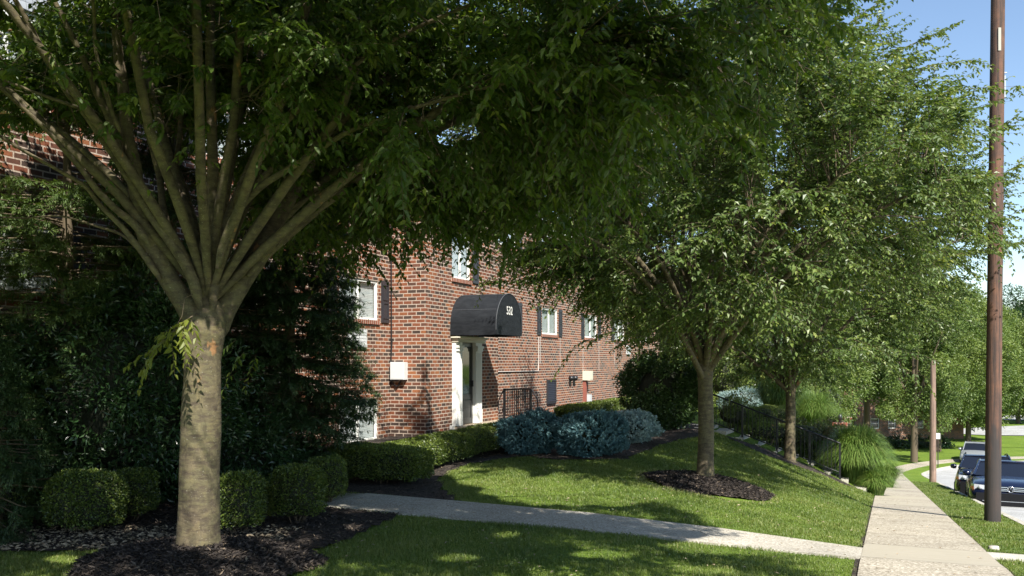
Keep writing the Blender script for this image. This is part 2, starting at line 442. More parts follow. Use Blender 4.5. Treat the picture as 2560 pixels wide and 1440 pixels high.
# ------------------------------------------------------------------ mesh building
class MB:
    def __init__(s):
        s.v = []; s.f = []; s.m = []; s.r = []; s.n = 0; s.sm = []
    def add(s, V, Fc, mi=0, rnd=None, smooth=False):
        V = np.asarray(V, np.float32).reshape(-1, 3); Fc = np.asarray(Fc, np.int64)
        if len(V) == 0 or len(Fc) == 0: return
        s.v.append(V); s.f.append(Fc + s.n); s.n += len(V)
        k = len(Fc)
        s.m.append(np.full(k, mi, np.int32))
        s.r.append(np.full(k, 0.5, np.float32) if rnd is None else np.asarray(rnd, np.float32))
        s.sm.append(np.full(k, smooth))
    def build(s, name, mats, parent=None, loc=None, rot=None):
        V = np.concatenate(s.v)
        me = bpy.data.meshes.new(name)
        me.vertices.add(len(V)); me.vertices.foreach_set('co', V.ravel())
        cnt = np.concatenate([np.full(len(f), f.shape[1], np.int32) for f in s.f])
        idx = np.concatenate([f.ravel() for f in s.f]).astype(np.int32)
        me.loops.add(len(idx)); me.loops.foreach_set('vertex_index', idx)
        me.polygons.add(len(cnt))
        st = np.concatenate([[0], np.cumsum(cnt)[:-1]]).astype(np.int32)
        me.polygons.foreach_set('loop_start', st)
        me.polygons.foreach_set('loop_total', cnt)
        me.polygons.foreach_set('material_index', np.concatenate(s.m))
        me.polygons.foreach_set('use_smooth', np.concatenate(s.sm))
        at_ = me.attributes.new('rnd', 'FLOAT', 'FACE')
        at_.data.foreach_set('value', np.concatenate(s.r))
        me.update(calc_edges=True)
        if not isinstance(mats, (list, tuple)): mats = [mats]
        for m in mats: me.materials.append(m)
        o = bpy.data.objects.new(name, me)
        COL.objects.link(o)
        if parent is not None: o.parent = parent
        if loc is not None: o.location = loc
        if rot is not None: o.rotation_euler = rot
        return o
    def box(s, x0, x1, y0, y1, z0, z1, mi=0):
        V = [(x0, y0, z0), (x1, y0, z0), (x1, y1, z0), (x0, y1, z0), (x0, y0, z1), (x1, y0, z1), (x1, y1, z1), (x0, y1, z1)]
        Fq = [(0, 3, 2, 1), (4, 5, 6, 7), (0, 1, 5, 4), (1, 2, 6, 5), (2, 3, 7, 6), (3, 0, 4, 7)]
        s.add(V, Fq, mi)
    def tube(s, P, R, sides=8, mi=0, cap=True, rough=0.0, smooth=True):
        P = np.asarray(P, float); n = len(P); R = np.broadcast_to(np.asarray(R, float), (n,))
        T = np.gradient(P, axis=0); T /= np.linalg.norm(T, axis=1)[:, None] + 1e-9
        up = np.array([1, 0, 0]) if abs(T[0][2]) > 0.7 else np.array([0, 0, 1.0])
        A = np.cross(T[0], up); A /= np.linalg.norm(A) + 1e-9
        V = []
        a = np.arange(sides) * 2 * pi / sides
        for i in range(n):
            A = A - T[i] * A.dot(T[i]); A /= np.linalg.norm(A) + 1e-9
            B = np.cross(T[i], A)
            rr = R[i] * (1 + (rough * (np.sin(a * 2 + i * 0.7) + 0.6 * np.sin(a * 3 + i * 1.3)) if rough else 0))
            V.append(P[i] + (A[None] * np.cos(a)[:, None] + B[None] * np.sin(a)[:, None]) * (rr * np.ones(sides))[:, None])
        V = np.concatenate(V)
        i = np.arange(n - 1)[:, None] * sides; j = np.arange(sides)[None]; k = (j + 1) % sides
        Fq = np.stack([i + j, i + k, i + sides + k, i + sides + j], -1).reshape(-1, 4)
        s.add(V, Fq, mi, smooth=smooth)
        if cap:
            base = s.n
            s.add(np.concatenate([V[:sides], P[:1]]), [(sides, (q + 1) % sides, q) for q in range(sides)], mi)
            s.add(np.concatenate([V[-sides:], P[-1:]]), [(sides, q, (q + 1) % sides) for q in range(sides)], mi)
    def lathe(s, prof, c, sides=16, mi=0, axis='z', smooth=True):
        prof = np.asarray(prof, float); n = len(prof)
        a = np.arange(sides) * 2 * pi / sides
        V = np.zeros((n, sides, 3))
        V[:, :, 0] = prof[:, 0:1] * np.cos(a); V[:, :, 1] = prof[:, 0:1] * np.sin(a); V[:, :, 2] = prof[:, 1:2]
        if axis == 'x': V = V[:, :, [2, 0, 1]]
        if axis == 'y': V = V[:, :, [0, 2, 1]]
        V = V.reshape(-1, 3) + np.asarray(c)
        i = np.arange(n - 1)[:, None] * sides; j = np.arange(sides)[None]; k = (j + 1) % sides
        s.add(V, np.stack([i + j, i + k, i + sides + k, i + sides + j], -1).reshape(-1, 4), mi, smooth=smooth)

def unit(a):
    return a / (np.linalg.norm(a, axis=-1, keepdims=True) + 1e-9)

def add_leaves(mb, P, D, N, L, Wd, rnd, mi=0, fold=0.25, six=False):
    """pointed leaves: base P, direction D, normal N"""
    D = unit(D); S = unit(np.cross(D, N)); N = np.cross(S, D)
    L = L[:, None]; Wd = Wd[:, None]
    K = len(P)
    if six:
        a = P + D * L * 0.30 + S * Wd * 0.5 + N * Wd * fold
        a2 = P + D * L * 0.66 + S * Wd * 0.36 + N * Wd * fold * 0.4 - N * L * 0.03
        t = P + D * L - N * L * 0.12
        b2 = P + D * L * 0.66 - S * Wd * 0.36 + N * Wd * fold * 0.4 - N * L * 0.03
        b = P + D * L * 0.30 - S * Wd * 0.5 + N * Wd * fold
        V = np.stack([P, a, a2, t, b2, b], 1).reshape(-1, 3)
        i = np.arange(K)[:, None] * 6
        mb.add(V, np.concatenate([i + np.array([[0, 1, 2, 3]]), i + np.array([[0, 3, 4, 5]])], 0), mi, np.concatenate([rnd, rnd]))
    else:
        a = P + D * L * 0.42 + S * Wd * 0.5 + N * Wd * fold
        t = P + D * L - N * L * 0.08
        b = P + D * L * 0.42 - S * Wd * 0.5 + N * Wd * fold
        V = np.stack([P, a, t, b], 1).reshape(-1, 3)
        i = np.arange(K)[:, None] * 4
        mb.add(V, np.concatenate([i + np.array([[0, 1, 2]]), i + np.array([[0, 2, 3]])], 0), mi, np.concatenate([rnd, rnd]))

def thin_tubes(mb, pts, r0, r1, mi=1, sides=3):
    """pts (K,n,3) -> K thin prisms"""
    K, n, _ = pts.shape
    if K == 0: return
    d = unit(pts[:, -1] - pts[:, 0])
    up = np.where(np.abs(d[:, 2:3]) > 0.8, np.array([[1.0, 0, 0]]), np.array([[0, 0, 1.0]]))
    A = unit(np.cross(d, up)); B = np.cross(d, A)
    r = np.linspace(0, 1, n)[None, :] * (np.asarray(r1).reshape(-1, 1) - np.asarray(r0).reshape(-1, 1)) + np.asarray(r0).reshape(-1, 1)
    r = np.broadcast_to(r, (K, n))
    a = np.arange(sides) * 2 * pi / sides
    V = pts[:, :, None] + r[:, :, None, None] * (A[:, None, None] * np.cos(a)[None, None, :, None] + B[:, None, None] * np.sin(a)[None, None, :, None])
    V = V.reshape(-1, 3)
    k = np.arange(K)[:, None, None] * n * sides; i = np.arange(n - 1)[None, :, None] * sides; j = np.arange(sides)[None, None]
    j2 = (j + 1) % sides
    Fq = np.stack([k + i + j, k + i + j2, k + i + sides + j2, k + i + sides + j], -1).reshape(-1, 4)
    mb.add(V, Fq, mi, smooth=True)

def twigs(mb, P, D, L, nl, ll, lw, droop=0.35, hang=0.45, mi=0, tm=1, six=False, rr=0.0025, bias=0.0, keep=None):
    """K arching twigs, each carrying nl alternate leaves"""
    K = len(P)
    t = (np.arange(nl) + 0.6) / nl
    tt = np.clip(t[None] + rng.normal(0, 0.25 / nl, (K, nl)), 0.02, 1)
    Lc = L[:, None, None]
    g = droop * rng.uniform(0.5, 1.5, (K, 1, 1))
    pos = P[:, None] + D[:, None] * Lc * tt[..., None]
    pos[..., 2] -= (g * Lc)[..., 0] * tt ** 2
    tan = np.repeat(D[:, None], nl, 1).copy()
    tan[..., 2] -= 2 * g[..., 0] * tt
    tan = unit(tan)
    side = unit(np.cross(tan, np.array([0, 0, 1.0])))
    sg = np.where(np.arange(nl) % 2 == 0, 1.0, -1.0)[None, :, None]
    ld = tan * 0.55 + side * sg * 0.8
    ld[..., 2] -= hang * rng.uniform(0.3, 1.7, (K, nl))
    ld = unit(ld + rng.normal(0, 0.22, ld.shape))
    nn = unit(np.array([0, 0, 1.0]) + rng.normal(0, 0.45, ld.shape))
    size = (1 - 0.35 * tt) * rng.uniform(0.7, 1.2, (K, nl))
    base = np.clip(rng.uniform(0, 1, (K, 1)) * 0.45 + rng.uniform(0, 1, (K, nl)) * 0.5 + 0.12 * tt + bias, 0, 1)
    fl = lambda a: a.reshape(-1, *a.shape[2:])
    pp = fl(pos)
    msk = slice(None)
    if keep is not None: msk = keep(pp)
    add_leaves(mb, pp[msk], fl(ld)[msk], fl(nn)[msk], (fl(size) * ll)[msk], (fl(size) * lw)[msk], fl(base)[msk], mi, six=six)
    q = np.linspace(0, 1, 4)
    pts = P[:, None] + D[:, None] * Lc * q[None, :, None]
    pts[..., 2] -= (g * Lc)[..., 0] * q ** 2
    if keep is not None:
        kk = keep(pts[:, 2]); pts = pts[kk]
        thin_tubes(mb, pts, np.full(len(pts), rr), np.full(len(pts), rr * 0.5), tm)
    else:
        thin_tubes(mb, pts, np.full(K, rr), np.full(K, rr * 0.5), tm)

def smooth_path(pts, n=4):
    pts = np.asarray(pts, float)
    out = []
    P = np.concatenate([[2 * pts[0] - pts[1]], pts, [2 * pts[-1] - pts[-2]]])
    for i in range(1, len(P) - 2):
        for t in np.linspace(0, 1, n, endpoint=False):
            a, b, c, d = P[i - 1], P[i], P[i + 1], P[i + 2]
            out.append(0.5 * ((2 * b) + (c - a) * t + (2 * a - 5 * b + 4 * c - d) * t * t + (3 * b - a - 3 * c + d) * t ** 3))
    out.append(pts[-1])
    return np.array(out)

def crown_from_anchors(mb, trunkmb, limbpts, limbr, A, centre, ntw, nl, ll, lw, tl=(0.35, 0.8), droop=0.35, hang=0.45, six=False, bias=0.0, keep=None, outw=0.7, t0=0.3):
    """join anchors A to limbs with arching branches, then twigs along them"""
    lp = limbpts
    K = len(A)
    # nearest limb point preferring points closer to the trunk and lower
    d = np.linalg.norm(A[:, None] - lp[None], axis=2)
    hd = np.hypot(lp[:, 0] - centre[0], lp[:, 1] - centre[1])[None]
    had = np.hypot(A[:, 0] - centre[0], A[:, 1] - centre[1])[:, None]
    pen = np.maximum(hd - had * 0.95, 0) * 2 + np.maximum(lp[None, :, 2] - A[:, None, 2] - 0.2, 0) * 0.8 + np.maximum(0.5 - d, 0) * 3
    j = np.argmin(d + pen, 1)
    Q = lp[j]
    mid = (Q + A) / 2; mid[:, 2] += 0.14 * np.linalg.norm(A - Q, axis=1) + 0.03
    mid += rng.normal(0, 0.06, mid.shape)
    tt = np.linspace(0, 1, 7)[None, :, None]
    bz = (1 - tt) ** 2 * Q[:, None] + 2 * (1 - tt) * tt * mid[:, None] + tt ** 2 * A[:, None]
    ln = np.linalg.norm(A - Q, axis=1)
    sk = (ln < 2.4) | (rng.uniform(0, 1, K) < 0.4)
    if keep is not None: sk &= keep(A) & keep(bz[:, 3])
    thin_tubes(mb, bz[sk], np.minimum(0.005 + 0.0045 * ln, limbr[j] * 0.6)[sk], np.full(sk.sum(), 0.0025), 1, 5)
    # twigs
    n = ntw
    tq = rng.uniform(t0, 1.0, (K, n))[..., None]
    B = (1 - tq) ** 2 * Q[:, None] + 2 * (1 - tq) * tq * mid[:, None] + tq ** 2 * A[:, None]
    T = unit(2 * (1 - tq) * (mid - Q)[:, None] + 2 * tq * (A - mid)[:, None])
    R = unit(rng.normal(0, 1, (K, n, 3)) * np.array([1, 1, 0.45]))
    O = A[:, None] - np.asarray(centre); O = O * np.array([1, 1, 0.3]); O = unit(O)
    D = unit(T * 0.5 + R * 0.95 + O * outw * 0.6)
    L = rng.uniform(tl[0], tl[1], (K, n))
    twigs(mb, B.reshape(-1, 3), D.reshape(-1, 3), L.ravel(), nl, ll, lw, droop, hang, six=six, bias=bias, keep=keep)

def tag(o, label=None, cat=None, group=None, kind=None):
    if label: o['label'] = label
    if cat: o['category'] = cat
    if group: o['group'] = group
    if kind: o['kind'] = kind
    return o

def empty(name, loc=(0, 0, 0), rz=0.0):
    o = bpy.data.objects.new(name, None)
    o.empty_display_size = 0.2
    COL.objects.link(o)
    o.location = loc; o.rotation_euler = (0, 0, rz)
    return o

def inpoly(x, y, poly):
    poly = np.asarray(poly, float)
    c = np.zeros(np.shape(x), bool)
    j = len(poly) - 1
    for i in range(len(poly)):
        xi, yi = poly[i]; xj, yj = poly[j]
        m = ((yi > y) != (yj > y)) & (x < (xj - xi) * (y - yi) / (yj - yi + 1e-12) + xi)
        c ^= m
        j = i
    return c

SUN = to_sun
def shadow_px(P, zg=None):
    """where the shadow of P lands on the ground, in photograph pixels"""
    t = P[:, 2] / SUN[2]
    G = P - SUN[None] * t[:, None]
    for _ in range(2):
        z = HW(G[:, 0], G[:, 1])
        t = (P[:, 2] - z) / SUN[2]
        G = P - SUN[None] * t[:, None]
    px, py = proj(G)
    return px, py, G
LIT = [(1480, 1225, 270, 42), (1225, 1195, 105, 28), (1060, 1130, 260, 62), (1400, 1080, 170, 55), (1990, 1300, 230, 60), (1650, 1110, 110, 30), (1900, 1190, 120, 35), (2050, 1240, 140, 30), (1880, 1365, 230, 22), (950, 1150, 60, 30), (1390, 1165, 60, 12), (1430, 1105, 200, 62)]
FLECK = [(880, 1320, 30, 8), (1500, 1385, 90, 10), (1150, 1395, 60, 9), (560, 1420, 60, 14), (380, 1375, 90, 8), (1760, 1425, 80, 10), (160, 1400, 60, 10), (1250, 1340, 40, 6)]
def sun_gap(P):
    """gaps in the crown through which the sun reaches lawn, hedge and trunk"""
    px, py, G = shadow_px(P)
    wob = 1 + 0.22 * np.sin(px / 23.0) * np.sin(py / 7.0 + px / 60.0)
    bad = np.zeros(len(P), bool)
    for x, y, a, b in LIT + FLECK:
        bad |= (((px - x) / a) ** 2 + ((py - y) / b) ** 2 < wob) & (G[:, 1] > 5)
    # the trunk by the camera
    D = P - np.array([-2.71, 7.8, 0])
    n = np.array([SUN[1], -SUN[0], 0]) / np.hypot(SUN[0], SUN[1])
    h = np.hypot(SUN[0], SUN[1]); tt = (D[:, 0] * SUN[0] + D[:, 1] * SUN[1]) / h
    zz = D[:, 2] - tt * SUN[2] / h
    bad |= (np.abs(D @ n) < 0.24) & (zz > -0.1) & (zz < 1.95) & (tt > 0.9)
    # patch of wall and the pale spruce at the far left
    for q, r_ in ((at(150, 385, 12.4), 0.75), (at(100, 570, 11.0), 0.55), (at(-20, 480, 11.3), 0.4)):
        D = P - q
        tq = D @ SUN
        bad |= (np.linalg.norm(D - tq[:, None] * SUN, axis=1) < r_) & (tq > 0.5)
    return bad

def g0(px, py, z=0.0):
    Y = (EYE - z) * F / (py - HZ)
    return ((px - 1280) / F * Y, Y)

# ------------------------------------------------------------------ terrain, road, pavements
ROTS = (0, 0, -TH)

def grid_mesh(vs, ss, zf, mb, mi=0):
    V, S = np.meshgrid(vs, ss)
    X, Y = W(V, S)
    Z = zf(V, S)
    n, m = V.shape
    P = np.stack([X, Y, Z], -1).reshape(-1, 3)
    i = np.arange(n - 1)[:, None] * m; j = np.arange(m - 1)[None]
    mb.add(P, np.stack([i + j, i + j + 1, i + m + j + 1, i + m + j], -1).reshape(-1, 4), mi, smooth=True)

def ground_z(V, S):
    z = H(V, S)
    r = (V > 2.03) & (V < 9.72)
    return np.where(r, ZS(S) - 0.45, z)
vs = np.concatenate([np.arange(-110, -30, 8), np.arange(-30, -8, 1.0), np.arange(-8, 1.8, 0.2), [1.8, 1.98, 2.04, 4, 7, 9.7, 9.75, 10.5, 12, 14, 16.5]])
ss = np.concatenate([np.arange(-60, 0, 5), np.arange(0, 30, 0.3), np.arange(30, 62, 1.0), np.arange(62, 84, 2), [90, 110, 150, 220, 400]])
mb = MB(); grid_mesh(vs, ss, ground_z, mb)
tag(mb.build('ground', M['lawn']), kind='structure')
mb = MB()
mb.add([(-1500, -300, -5.6), (1500, -300, -5.6), (1500, 1900, -5.6), (-1500, 1900, -5.6)], [(0, 1, 2, 3)])
tag(mb.build('land', M['lawn']), kind='structure')
# flat land beyond the bend
mb = MB()
mb.add([(26, 72, -5.3), (26, 72, -4.97), (120, 64, -4.97), (120, 160, -4.9), (26, 160, -4.9)], [(1, 2, 3, 4, 4)][:0] or [(1, 2, 3, 4)])
tag(mb.build('far_lawn', M['lawn']), kind='structure')

def ribbon(name, v0, v1, s0, s1, dz, th, m, zf=None, ds=0.5, kind='structure'):
    zf = zf or H
    sv = np.arange(s0, s1 + 1e-6, ds)
    vv = np.linspace(v0, v1, 5)
    mb = MB()
    V, S = np.meshgrid(vv, sv)
    # local frame so that the speckle and joints follow the walk
    Z = zf(V, S) + dz
    X, Y = W(V, S)
    lx = EV[0] * X + EV[1] * Y; ly = EU[0] * X + EU[1] * Y
    n, k = V.shape
    P = np.stack([lx, ly, Z], -1).reshape(-1, 3)
    i = np.arange(n - 1)[:, None] * k; j = np.arange(k - 1)[None]
    mb.add(P, np.stack([i + j, i + j + 1, i + k + j + 1, i + k + j], -1).reshape(-1, 4))
    for col, sg in ((0, 1), (k - 1, -1)):
        a = np.stack([lx[:, col], ly[:, col], Z[:, col]], -1); b = a - np.array([0, 0, th])
        q = np.arange(n - 1)[:, None]
        mb.add(np.concatenate([a, b]), np.concatenate([q, q + 1, q + 1 + n, q + n], 1))
    for row in (0, n - 1):
        a = np.stack([lx[row], ly[row], Z[row]], -1); b = a - np.array([0, 0, th])
        q = np.arange(k - 1)[:, None]
        mb.add(np.concatenate([a, b]), np.concatenate([q, q + 1, q + 1 + k, q + k], 1))
    o = mb.build(name, m, rot=ROTS)
    tag(o, kind=kind)
    return o
ZR = lambda V, S: ZS(S)
ribbon('sidewalk', -0.2, 1.0, -4, 110, 0.03, 0.12, M['sidewalk'])
ribbon('road', 2.12, 9.62, -10, 150, -0.13, 0.05, M['road'], ZR, 1.0)
ribbon('kerb', 2.0, 2.12, -10, 150, 0.012, 0.3, M['curb'], ZR)
ribbon('kerb', 9.62, 9.76, -10, 150, 0.012, 0.3, M['curb'], ZR)
ribbon('path', -6.25, -0.2, 9.0, 10.15, 0.025, 0.1, M['pathc'], ds=0.575)
ribbon('soil_edge', -0.245, -0.2, 5, 23.2, 0.012, 0.05, M['mulch'])
ribbon('soil_edge', 1.0, 1.035, 5, 40, 0.012, 0.05, M['mulch'], ZR)
ribbon('verge_path', 1.0, 2.0, 10.05, 10.75, 0.02, 0.1, M['curb'], ZR, 0.35)

def strip(name, pts, w, m, dz=0.02, z=None):
    pts = smooth_path(np.array([(p[0], p[1], 0) for p in pts]), 6)[:, :2]
    T = np.gradient(pts, axis=0); T = unit(T)
    Nn = np.stack([T[:, 1], -T[:, 0]], 1)
    a = pts + Nn * w / 2; b = pts - Nn * w / 2
    mb = MB()
    za = H(a[:, 0], a[:, 1]) + dz if z is None else np.full(len(a), z)
    zb = H(b[:, 0], b[:, 1]) + dz if z is None else np.full(len(a), z)
    n = len(pts); q = np.arange(n - 1)[:, None]
    A = np.column_stack([a, za]); B = np.column_stack([b, zb])
    mb.add(np.concatenate([A, B]), np.concatenate([q, q + 1, q + 1 + n, q + n], 1))
    for e in (A, B):
        mb.add(np.concatenate([e, e - np.array([0, 0, .08])]), np.concatenate([q, q + 1, q + 1 + n, q + n], 1))
    o = mb.build(name, m, rot=ROTS)
    tag(o, kind='structure'); return o
strip('entrance_path', [(-6.26, 9.57), (-7.1, 9.62), (-8.0, 10.4), (-8.6, 11.9), (-8.9, 14.0), (-9.0, 17.5)], 1.12, M['oldpath'], 0.018)

# far pavements across the bend
def flat_poly(name, pts, z, m):
    mb = MB()
    n = len(pts)
    c = np.mean(np.array(pts), 0)
    V = [(p[0], p[1], z) for p in pts] + [(c[0], c[1], z)]
    mb.add(V, [(i, (i + 1) % n, n) for i in range(n)])
    return tag(mb.build(name, m), kind='structure')
flat_poly('car_park', [(39, 86), (43, 82), (60, 80), (120, 78), (120, 100), (58, 96), (48, 92)], -4.90, M['road'])
flat_poly('island', [(52, 86.5), (70, 85.5), (100, 85), (100, 87.5), (60, 88.4)], -4.87, M['lawn'])
flat_poly('side_road', [(56, 103), (70, 100), (130, 98), (130, 112), (60, 112)], -4.86, M['road'])

# ------------------------------------------------------------------ planting beds (mulch)
TREE1 = np.array([-2.71, 7.8]); TREE2 = np.array([3.05, 14.2]); TREE3 = np.array([6.74, 21.8])
bedA = [g0(-900, 1386), g0(330, 1386), g0(700, 1388), g0(800, 1372), g0(880, 1345), g0(960, 1308), g0(1006, 1292),
        tuple(W(-6.25, 9.0)), tuple(W(-6.9, 8.95)), tuple(W(-8, 9.4)), tuple(W(-10.72, 11)), tuple(W(-10.72, 2))]
bedB = [tuple(W(-6.3, 10.15)), g0(1150, 1256), g0(1112, 1228), g0(1098, 1205), g0(1120, 1182), g0(1180, 1163), g0(1290, 1143), g0(1400, 1152),
        g0(1560, 1150), g0(1650, 1112), g0(1720, 1094), g0(1775, 1080), tuple(W(-5.2, 26)), tuple(W(-10.72, 40)), tuple(W(-10.72, 10.5)), tuple(W(-8.2, 10.3))]
bedC = [tuple(W(-3.9, 23.3)), tuple(W(-3.0, 22.4)), tuple(W(-2.6, 22.0)), tuple(W(-1.6, 22.0)), tuple(W(-0.7, 22.5)), tuple(W(-0.5, 23.3))]

def in_beds(x, y):
    r = inpoly(x, y, bedA) | inpoly(x, y, bedB) | inpoly(x, y, bedC)
    r |= np.hypot(x - TREE1[0], y - TREE1[1] + 0.1) < 0.98 + 0.05 * np.sin(np.arctan2(y - TREE1[1], x - TREE1[0]) * 5)
    r |= np.hypot((x - TREE2[0] - 0.05) / 1.0, (y - TREE2[1]) / 1.25) < 0.95 + 0.06 * np.sin(np.arctan2(y - TREE2[1], x - TREE2[0]) * 4)
    return r

def mulch_patch(name, poly=None, disc=None, step=0.06, chips=4000, rise=0.0):
    if poly is not None:
        pl = np.array(poly); x0, y0 = pl.min(0); x1, y1 = pl.max(0)
    else:
        cx, cy, r = disc; x0, x1, y0, y1 = cx - r * 1.4, cx + r * 1.4, cy - r * 1.4, cy + r * 1.4
    xs = np.arange(x0, x1, step); ys = np.arange(y0, y1, step)
    X, Y = np.meshgrid(xs, ys)
    Z = HW(X, Y) + 0.012 + rng.uniform(0, 0.012, X.shape)
    def rise_f(X, Y):
        if disc is None: return 0
        d = np.hypot(X - cx, Y - cy) / r
        return rise * np.clip(1 - d ** 2, -1, 1) * (d < 1.3)
    Z = Z + rise_f(X, Y)
    def inside(x, y):
        if poly is not None: return inpoly(x, y, poly)
        d = np.hypot(x - cx, y - cy); a = np.arctan2(y - cy, x - cx)
        return d < r * (1 + 0.05 * np.sin(a * 5) + 0.04 * np.sin(a * 3 + 1))
    n, m = X.shape
    cxs = (X[:-1, :-1] + X[1:, 1:]) / 2; cys = (Y[:-1, :-1] + Y[1:, 1:]) / 2
    ok = inside(cxs, cys).ravel()
    i = np.arange(n - 1)[:, None] * m; j = np.arange(m - 1)[None]
    Fq = np.stack([i + j, i + j + 1, i + m + j + 1, i + m + j], -1).reshape(-1, 4)[ok]
    us, inv = np.unique(Fq, return_inverse=True)
    P = np.stack([X, Y, Z], -1).reshape(-1, 3)[us]
    mb = MB(); mb.add(P, inv.reshape(Fq.shape), 0, smooth=False)
    # loose bark chips
    k = chips * 3
    px = rng.uniform(x0, x1, k); py = rng.uniform(y0, y1, k)
    keep = inside(px, py)
    if poly is not None:
        keep &= (py < 19) & (rng.uniform(0, 1, k) < np.clip((10 / py) ** 1.5, 0, 1)) & (px > -6.5)
    px = px[keep][:chips]; py = py[keep][:chips]; k = len(px)
    if k:
        pz = HW(px, py) + 0.03 + rise_f(px, py)
        a = rng.uniform(0, 2 * pi, k)
        D = np.stack([np.cos(a), np.sin(a), rng.normal(0.1, 0.35, k)], 1)
        Nn = unit(np.array([0, 0, 1.0]) + rng.normal(0, 0.5, (k, 3)))
        add_leaves(mb, np.stack([px, py, pz], 1), D, Nn, rng.uniform(0.025, 0.07, k), rng.uniform(0.010, 0.026, k), rng.uniform(0, 1, k) ** 1.5, 1, fold=0.1)
    o = mb.build(name, [M['mulch'], M['chip']])
    tag(o, kind='stuff')
    return o
mulch_patch('mulch', disc=(TREE1[0], TREE1[1] - 0.1, 1.02), step=0.03, chips=14000, rise=0.16)
mulch_patch('mulch', disc=(TREE2[0] + 0.05, TREE2[1], 1.02), step=0.04, chips=9000, rise=0.14)
mulch_patch('mulch', poly=bedA, step=0.09, chips=16000)
mulch_patch('mulch', poly=bedB, step=0.12, chips=9000)
mulch_patch('mulch', poly=bedC, step=0.08, chips=2500)

# dry leaf litter on the left bed
mb = MB()
k = 1500
px = rng.uniform(-5.2, -2.2, k); py = rng.uniform(8.15, 9.4, k)
ok = inpoly(px, py, bedA); px = px[ok]; py = py[ok]; k = len(px)
a = rng.uniform(0, 2 * pi, k)
add_leaves(mb, np.stack([px, py, HW(px, py) + 0.035], 1), np.stack([np.cos(a), np.sin(a), rng.normal(0, .25, k)], 1), unit(np.array([0, 0, 1.0]) + rng.normal(0, 0.4, (k, 3))),
           rng.uniform(0.04, 0.075, k), rng.uniform(0.018, 0.035, k), rng.uniform(0, 1, k))
tag(mb.build('leaf_litter', M['litter']), kind='stuff')

# ------------------------------------------------------------------ grass
def grass_blades(name, n, v0, v1, s0, s1, hgt=0.05, wid=0.0035, dens_ref=8.0):
    s = s0 + (s1 - s0) * rng.uniform(0, 1, n) ** 1.9
    v = rng.uniform(v0, v1, n)
    x, y = W(v, s)
    P = np.stack([x, y, np.zeros(n)], 1)
    px, py = 1280 + F * x / np.maximum(y, .1), 0
    ok = (y > 6.6) & (px > -160) & (px < 2700) & ~in_beds(x, y)
    ok &= ~((v > -0.22) & (v < 1.015))
    edge = 0.03 * np.sin(v * 9) * 0
    ok &= ~((v > -6.35) & (v < -0.2) & (s > 9.02) & (s < 10.13))
    ok &= ~((v > 1.0) & (s > 10.06) & (s < 10.74)) & ~((v > 1.97) & (v < 2.2))
    x, y, v, s = x[ok], y[ok], v[ok], s[ok]; k = len(x)
    z = H(v, s) - 0.005
    sc = np.clip(y / 8.0, 1, 3.2) ** 0.8
    clump = 0.75 + 0.35 * np.sin(x * 5.1 + 1.7 * np.sin(y * 3.3)) * np.sin(y * 4.7 + 1.3 * np.sin(x * 2.9))
    h = hgt * rng.uniform(0.55, 1.35, k) * sc ** 0.55 * clump
    w = wid * rng.uniform(0.7, 1.4, k) * sc * 1.15
    a = rng.uniform(0, 2 * pi, k); ln = rng.uniform(0.1, 0.9, k)
    base = np.stack([x, y, z], 1)
    side = np.stack([np.cos(a), np.sin(a), np.zeros(k)], 1) * w[:, None] / 2
    lean = np.stack([-np.sin(a + rng.normal(0, .5, k)), np.cos(a), np.zeros(k)], 1)
    m1 = base + lean * (h * ln * 0.3)[:, None] + np.array([0, 0, 1]) * (h * 0.6)[:, None]
    tip = base + lean * (h * ln)[:, None] + np.array([0, 0, 1]) * (h * np.sqrt(np.clip(1 - ln ** 2 * 0.6, .2, 1)))[:, None]
    V = np.stack([base - side, base + side, m1 + side * 0.8, m1 - side * 0.8, tip], 1).reshape(-1, 3)
    i = np.arange(k)[:, None] * 5
    pat = 0.5 + 0.5 * np.sin(x * 1.7 + 2 * np.sin(y * 1.1)) * np.sin(y * 2.1 + x * 0.6)
    r = np.clip(rng.uniform(0, 0.6, k) + 0.38 * pat, 0, 1)
    r = np.where(rng.uniform(0, 1, k) < 0.03, 1.0, np.minimum(r, 0.9))
    # dry grass near the edge of the mulch ring
    d2 = np.hypot((x - TREE2[0]) / 1.0, (y - TREE2[1]) / 1.25)
    r = np.where((d2 < 1.12) & (rng.uniform(0, 1, k) < 0.45), 1.0, r)
    mb = MB()
    mb.add(V, i + np.array([[0, 1, 2, 3]]), 0, r)
    mb.add(V, i + np.array([[3, 2, 4]]), 0, r)
    tag(mb.build(name, M['blade']), kind='stuff')
    return k
g = grass_blades('grass', 620000, -8.5, -0.19, 4.5, 23.4, 0.042, 0.0042)
g2 = grass_blades('grass', 90000, 1.0, 2.02, 6.5, 40, 0.042, 0.0045)
# shaggy edge over the kerb and path edges
print('blades', g, g2)

# fallen leaves on the walks and lawn
k = 420
v = rng.uniform(-8, 1.9, k); s_ = 6.8 + 14 * rng.uniform(0, 1, k) ** 1.6
x, y = W(v, s_)
a = rng.uniform(0, 2 * pi, k)
onw = ((v > -0.2) & (v < 1.0)) | ((v > -6.2) & (v < -.2) & (s_ > 9) & (s_ < 10.15))
z = H(v, s_) + np.where(onw, 0.036, 0.045)
mb = MB()
add_leaves(mb, np.stack([x, y, z], 1), np.stack([np.cos(a), np.sin(a), rng.normal(0, .12, k)], 1), unit(np.array([0, 0, 1.0]) + rng.normal(0, 0.2, (k, 3))), rng.uniform(0.03, 0.06, k), rng.uniform(0.014, 0.026, k), rng.uniform(0, 1, k))
tag(mb.build('fallen_leaves', M['litter']), kind='stuff')
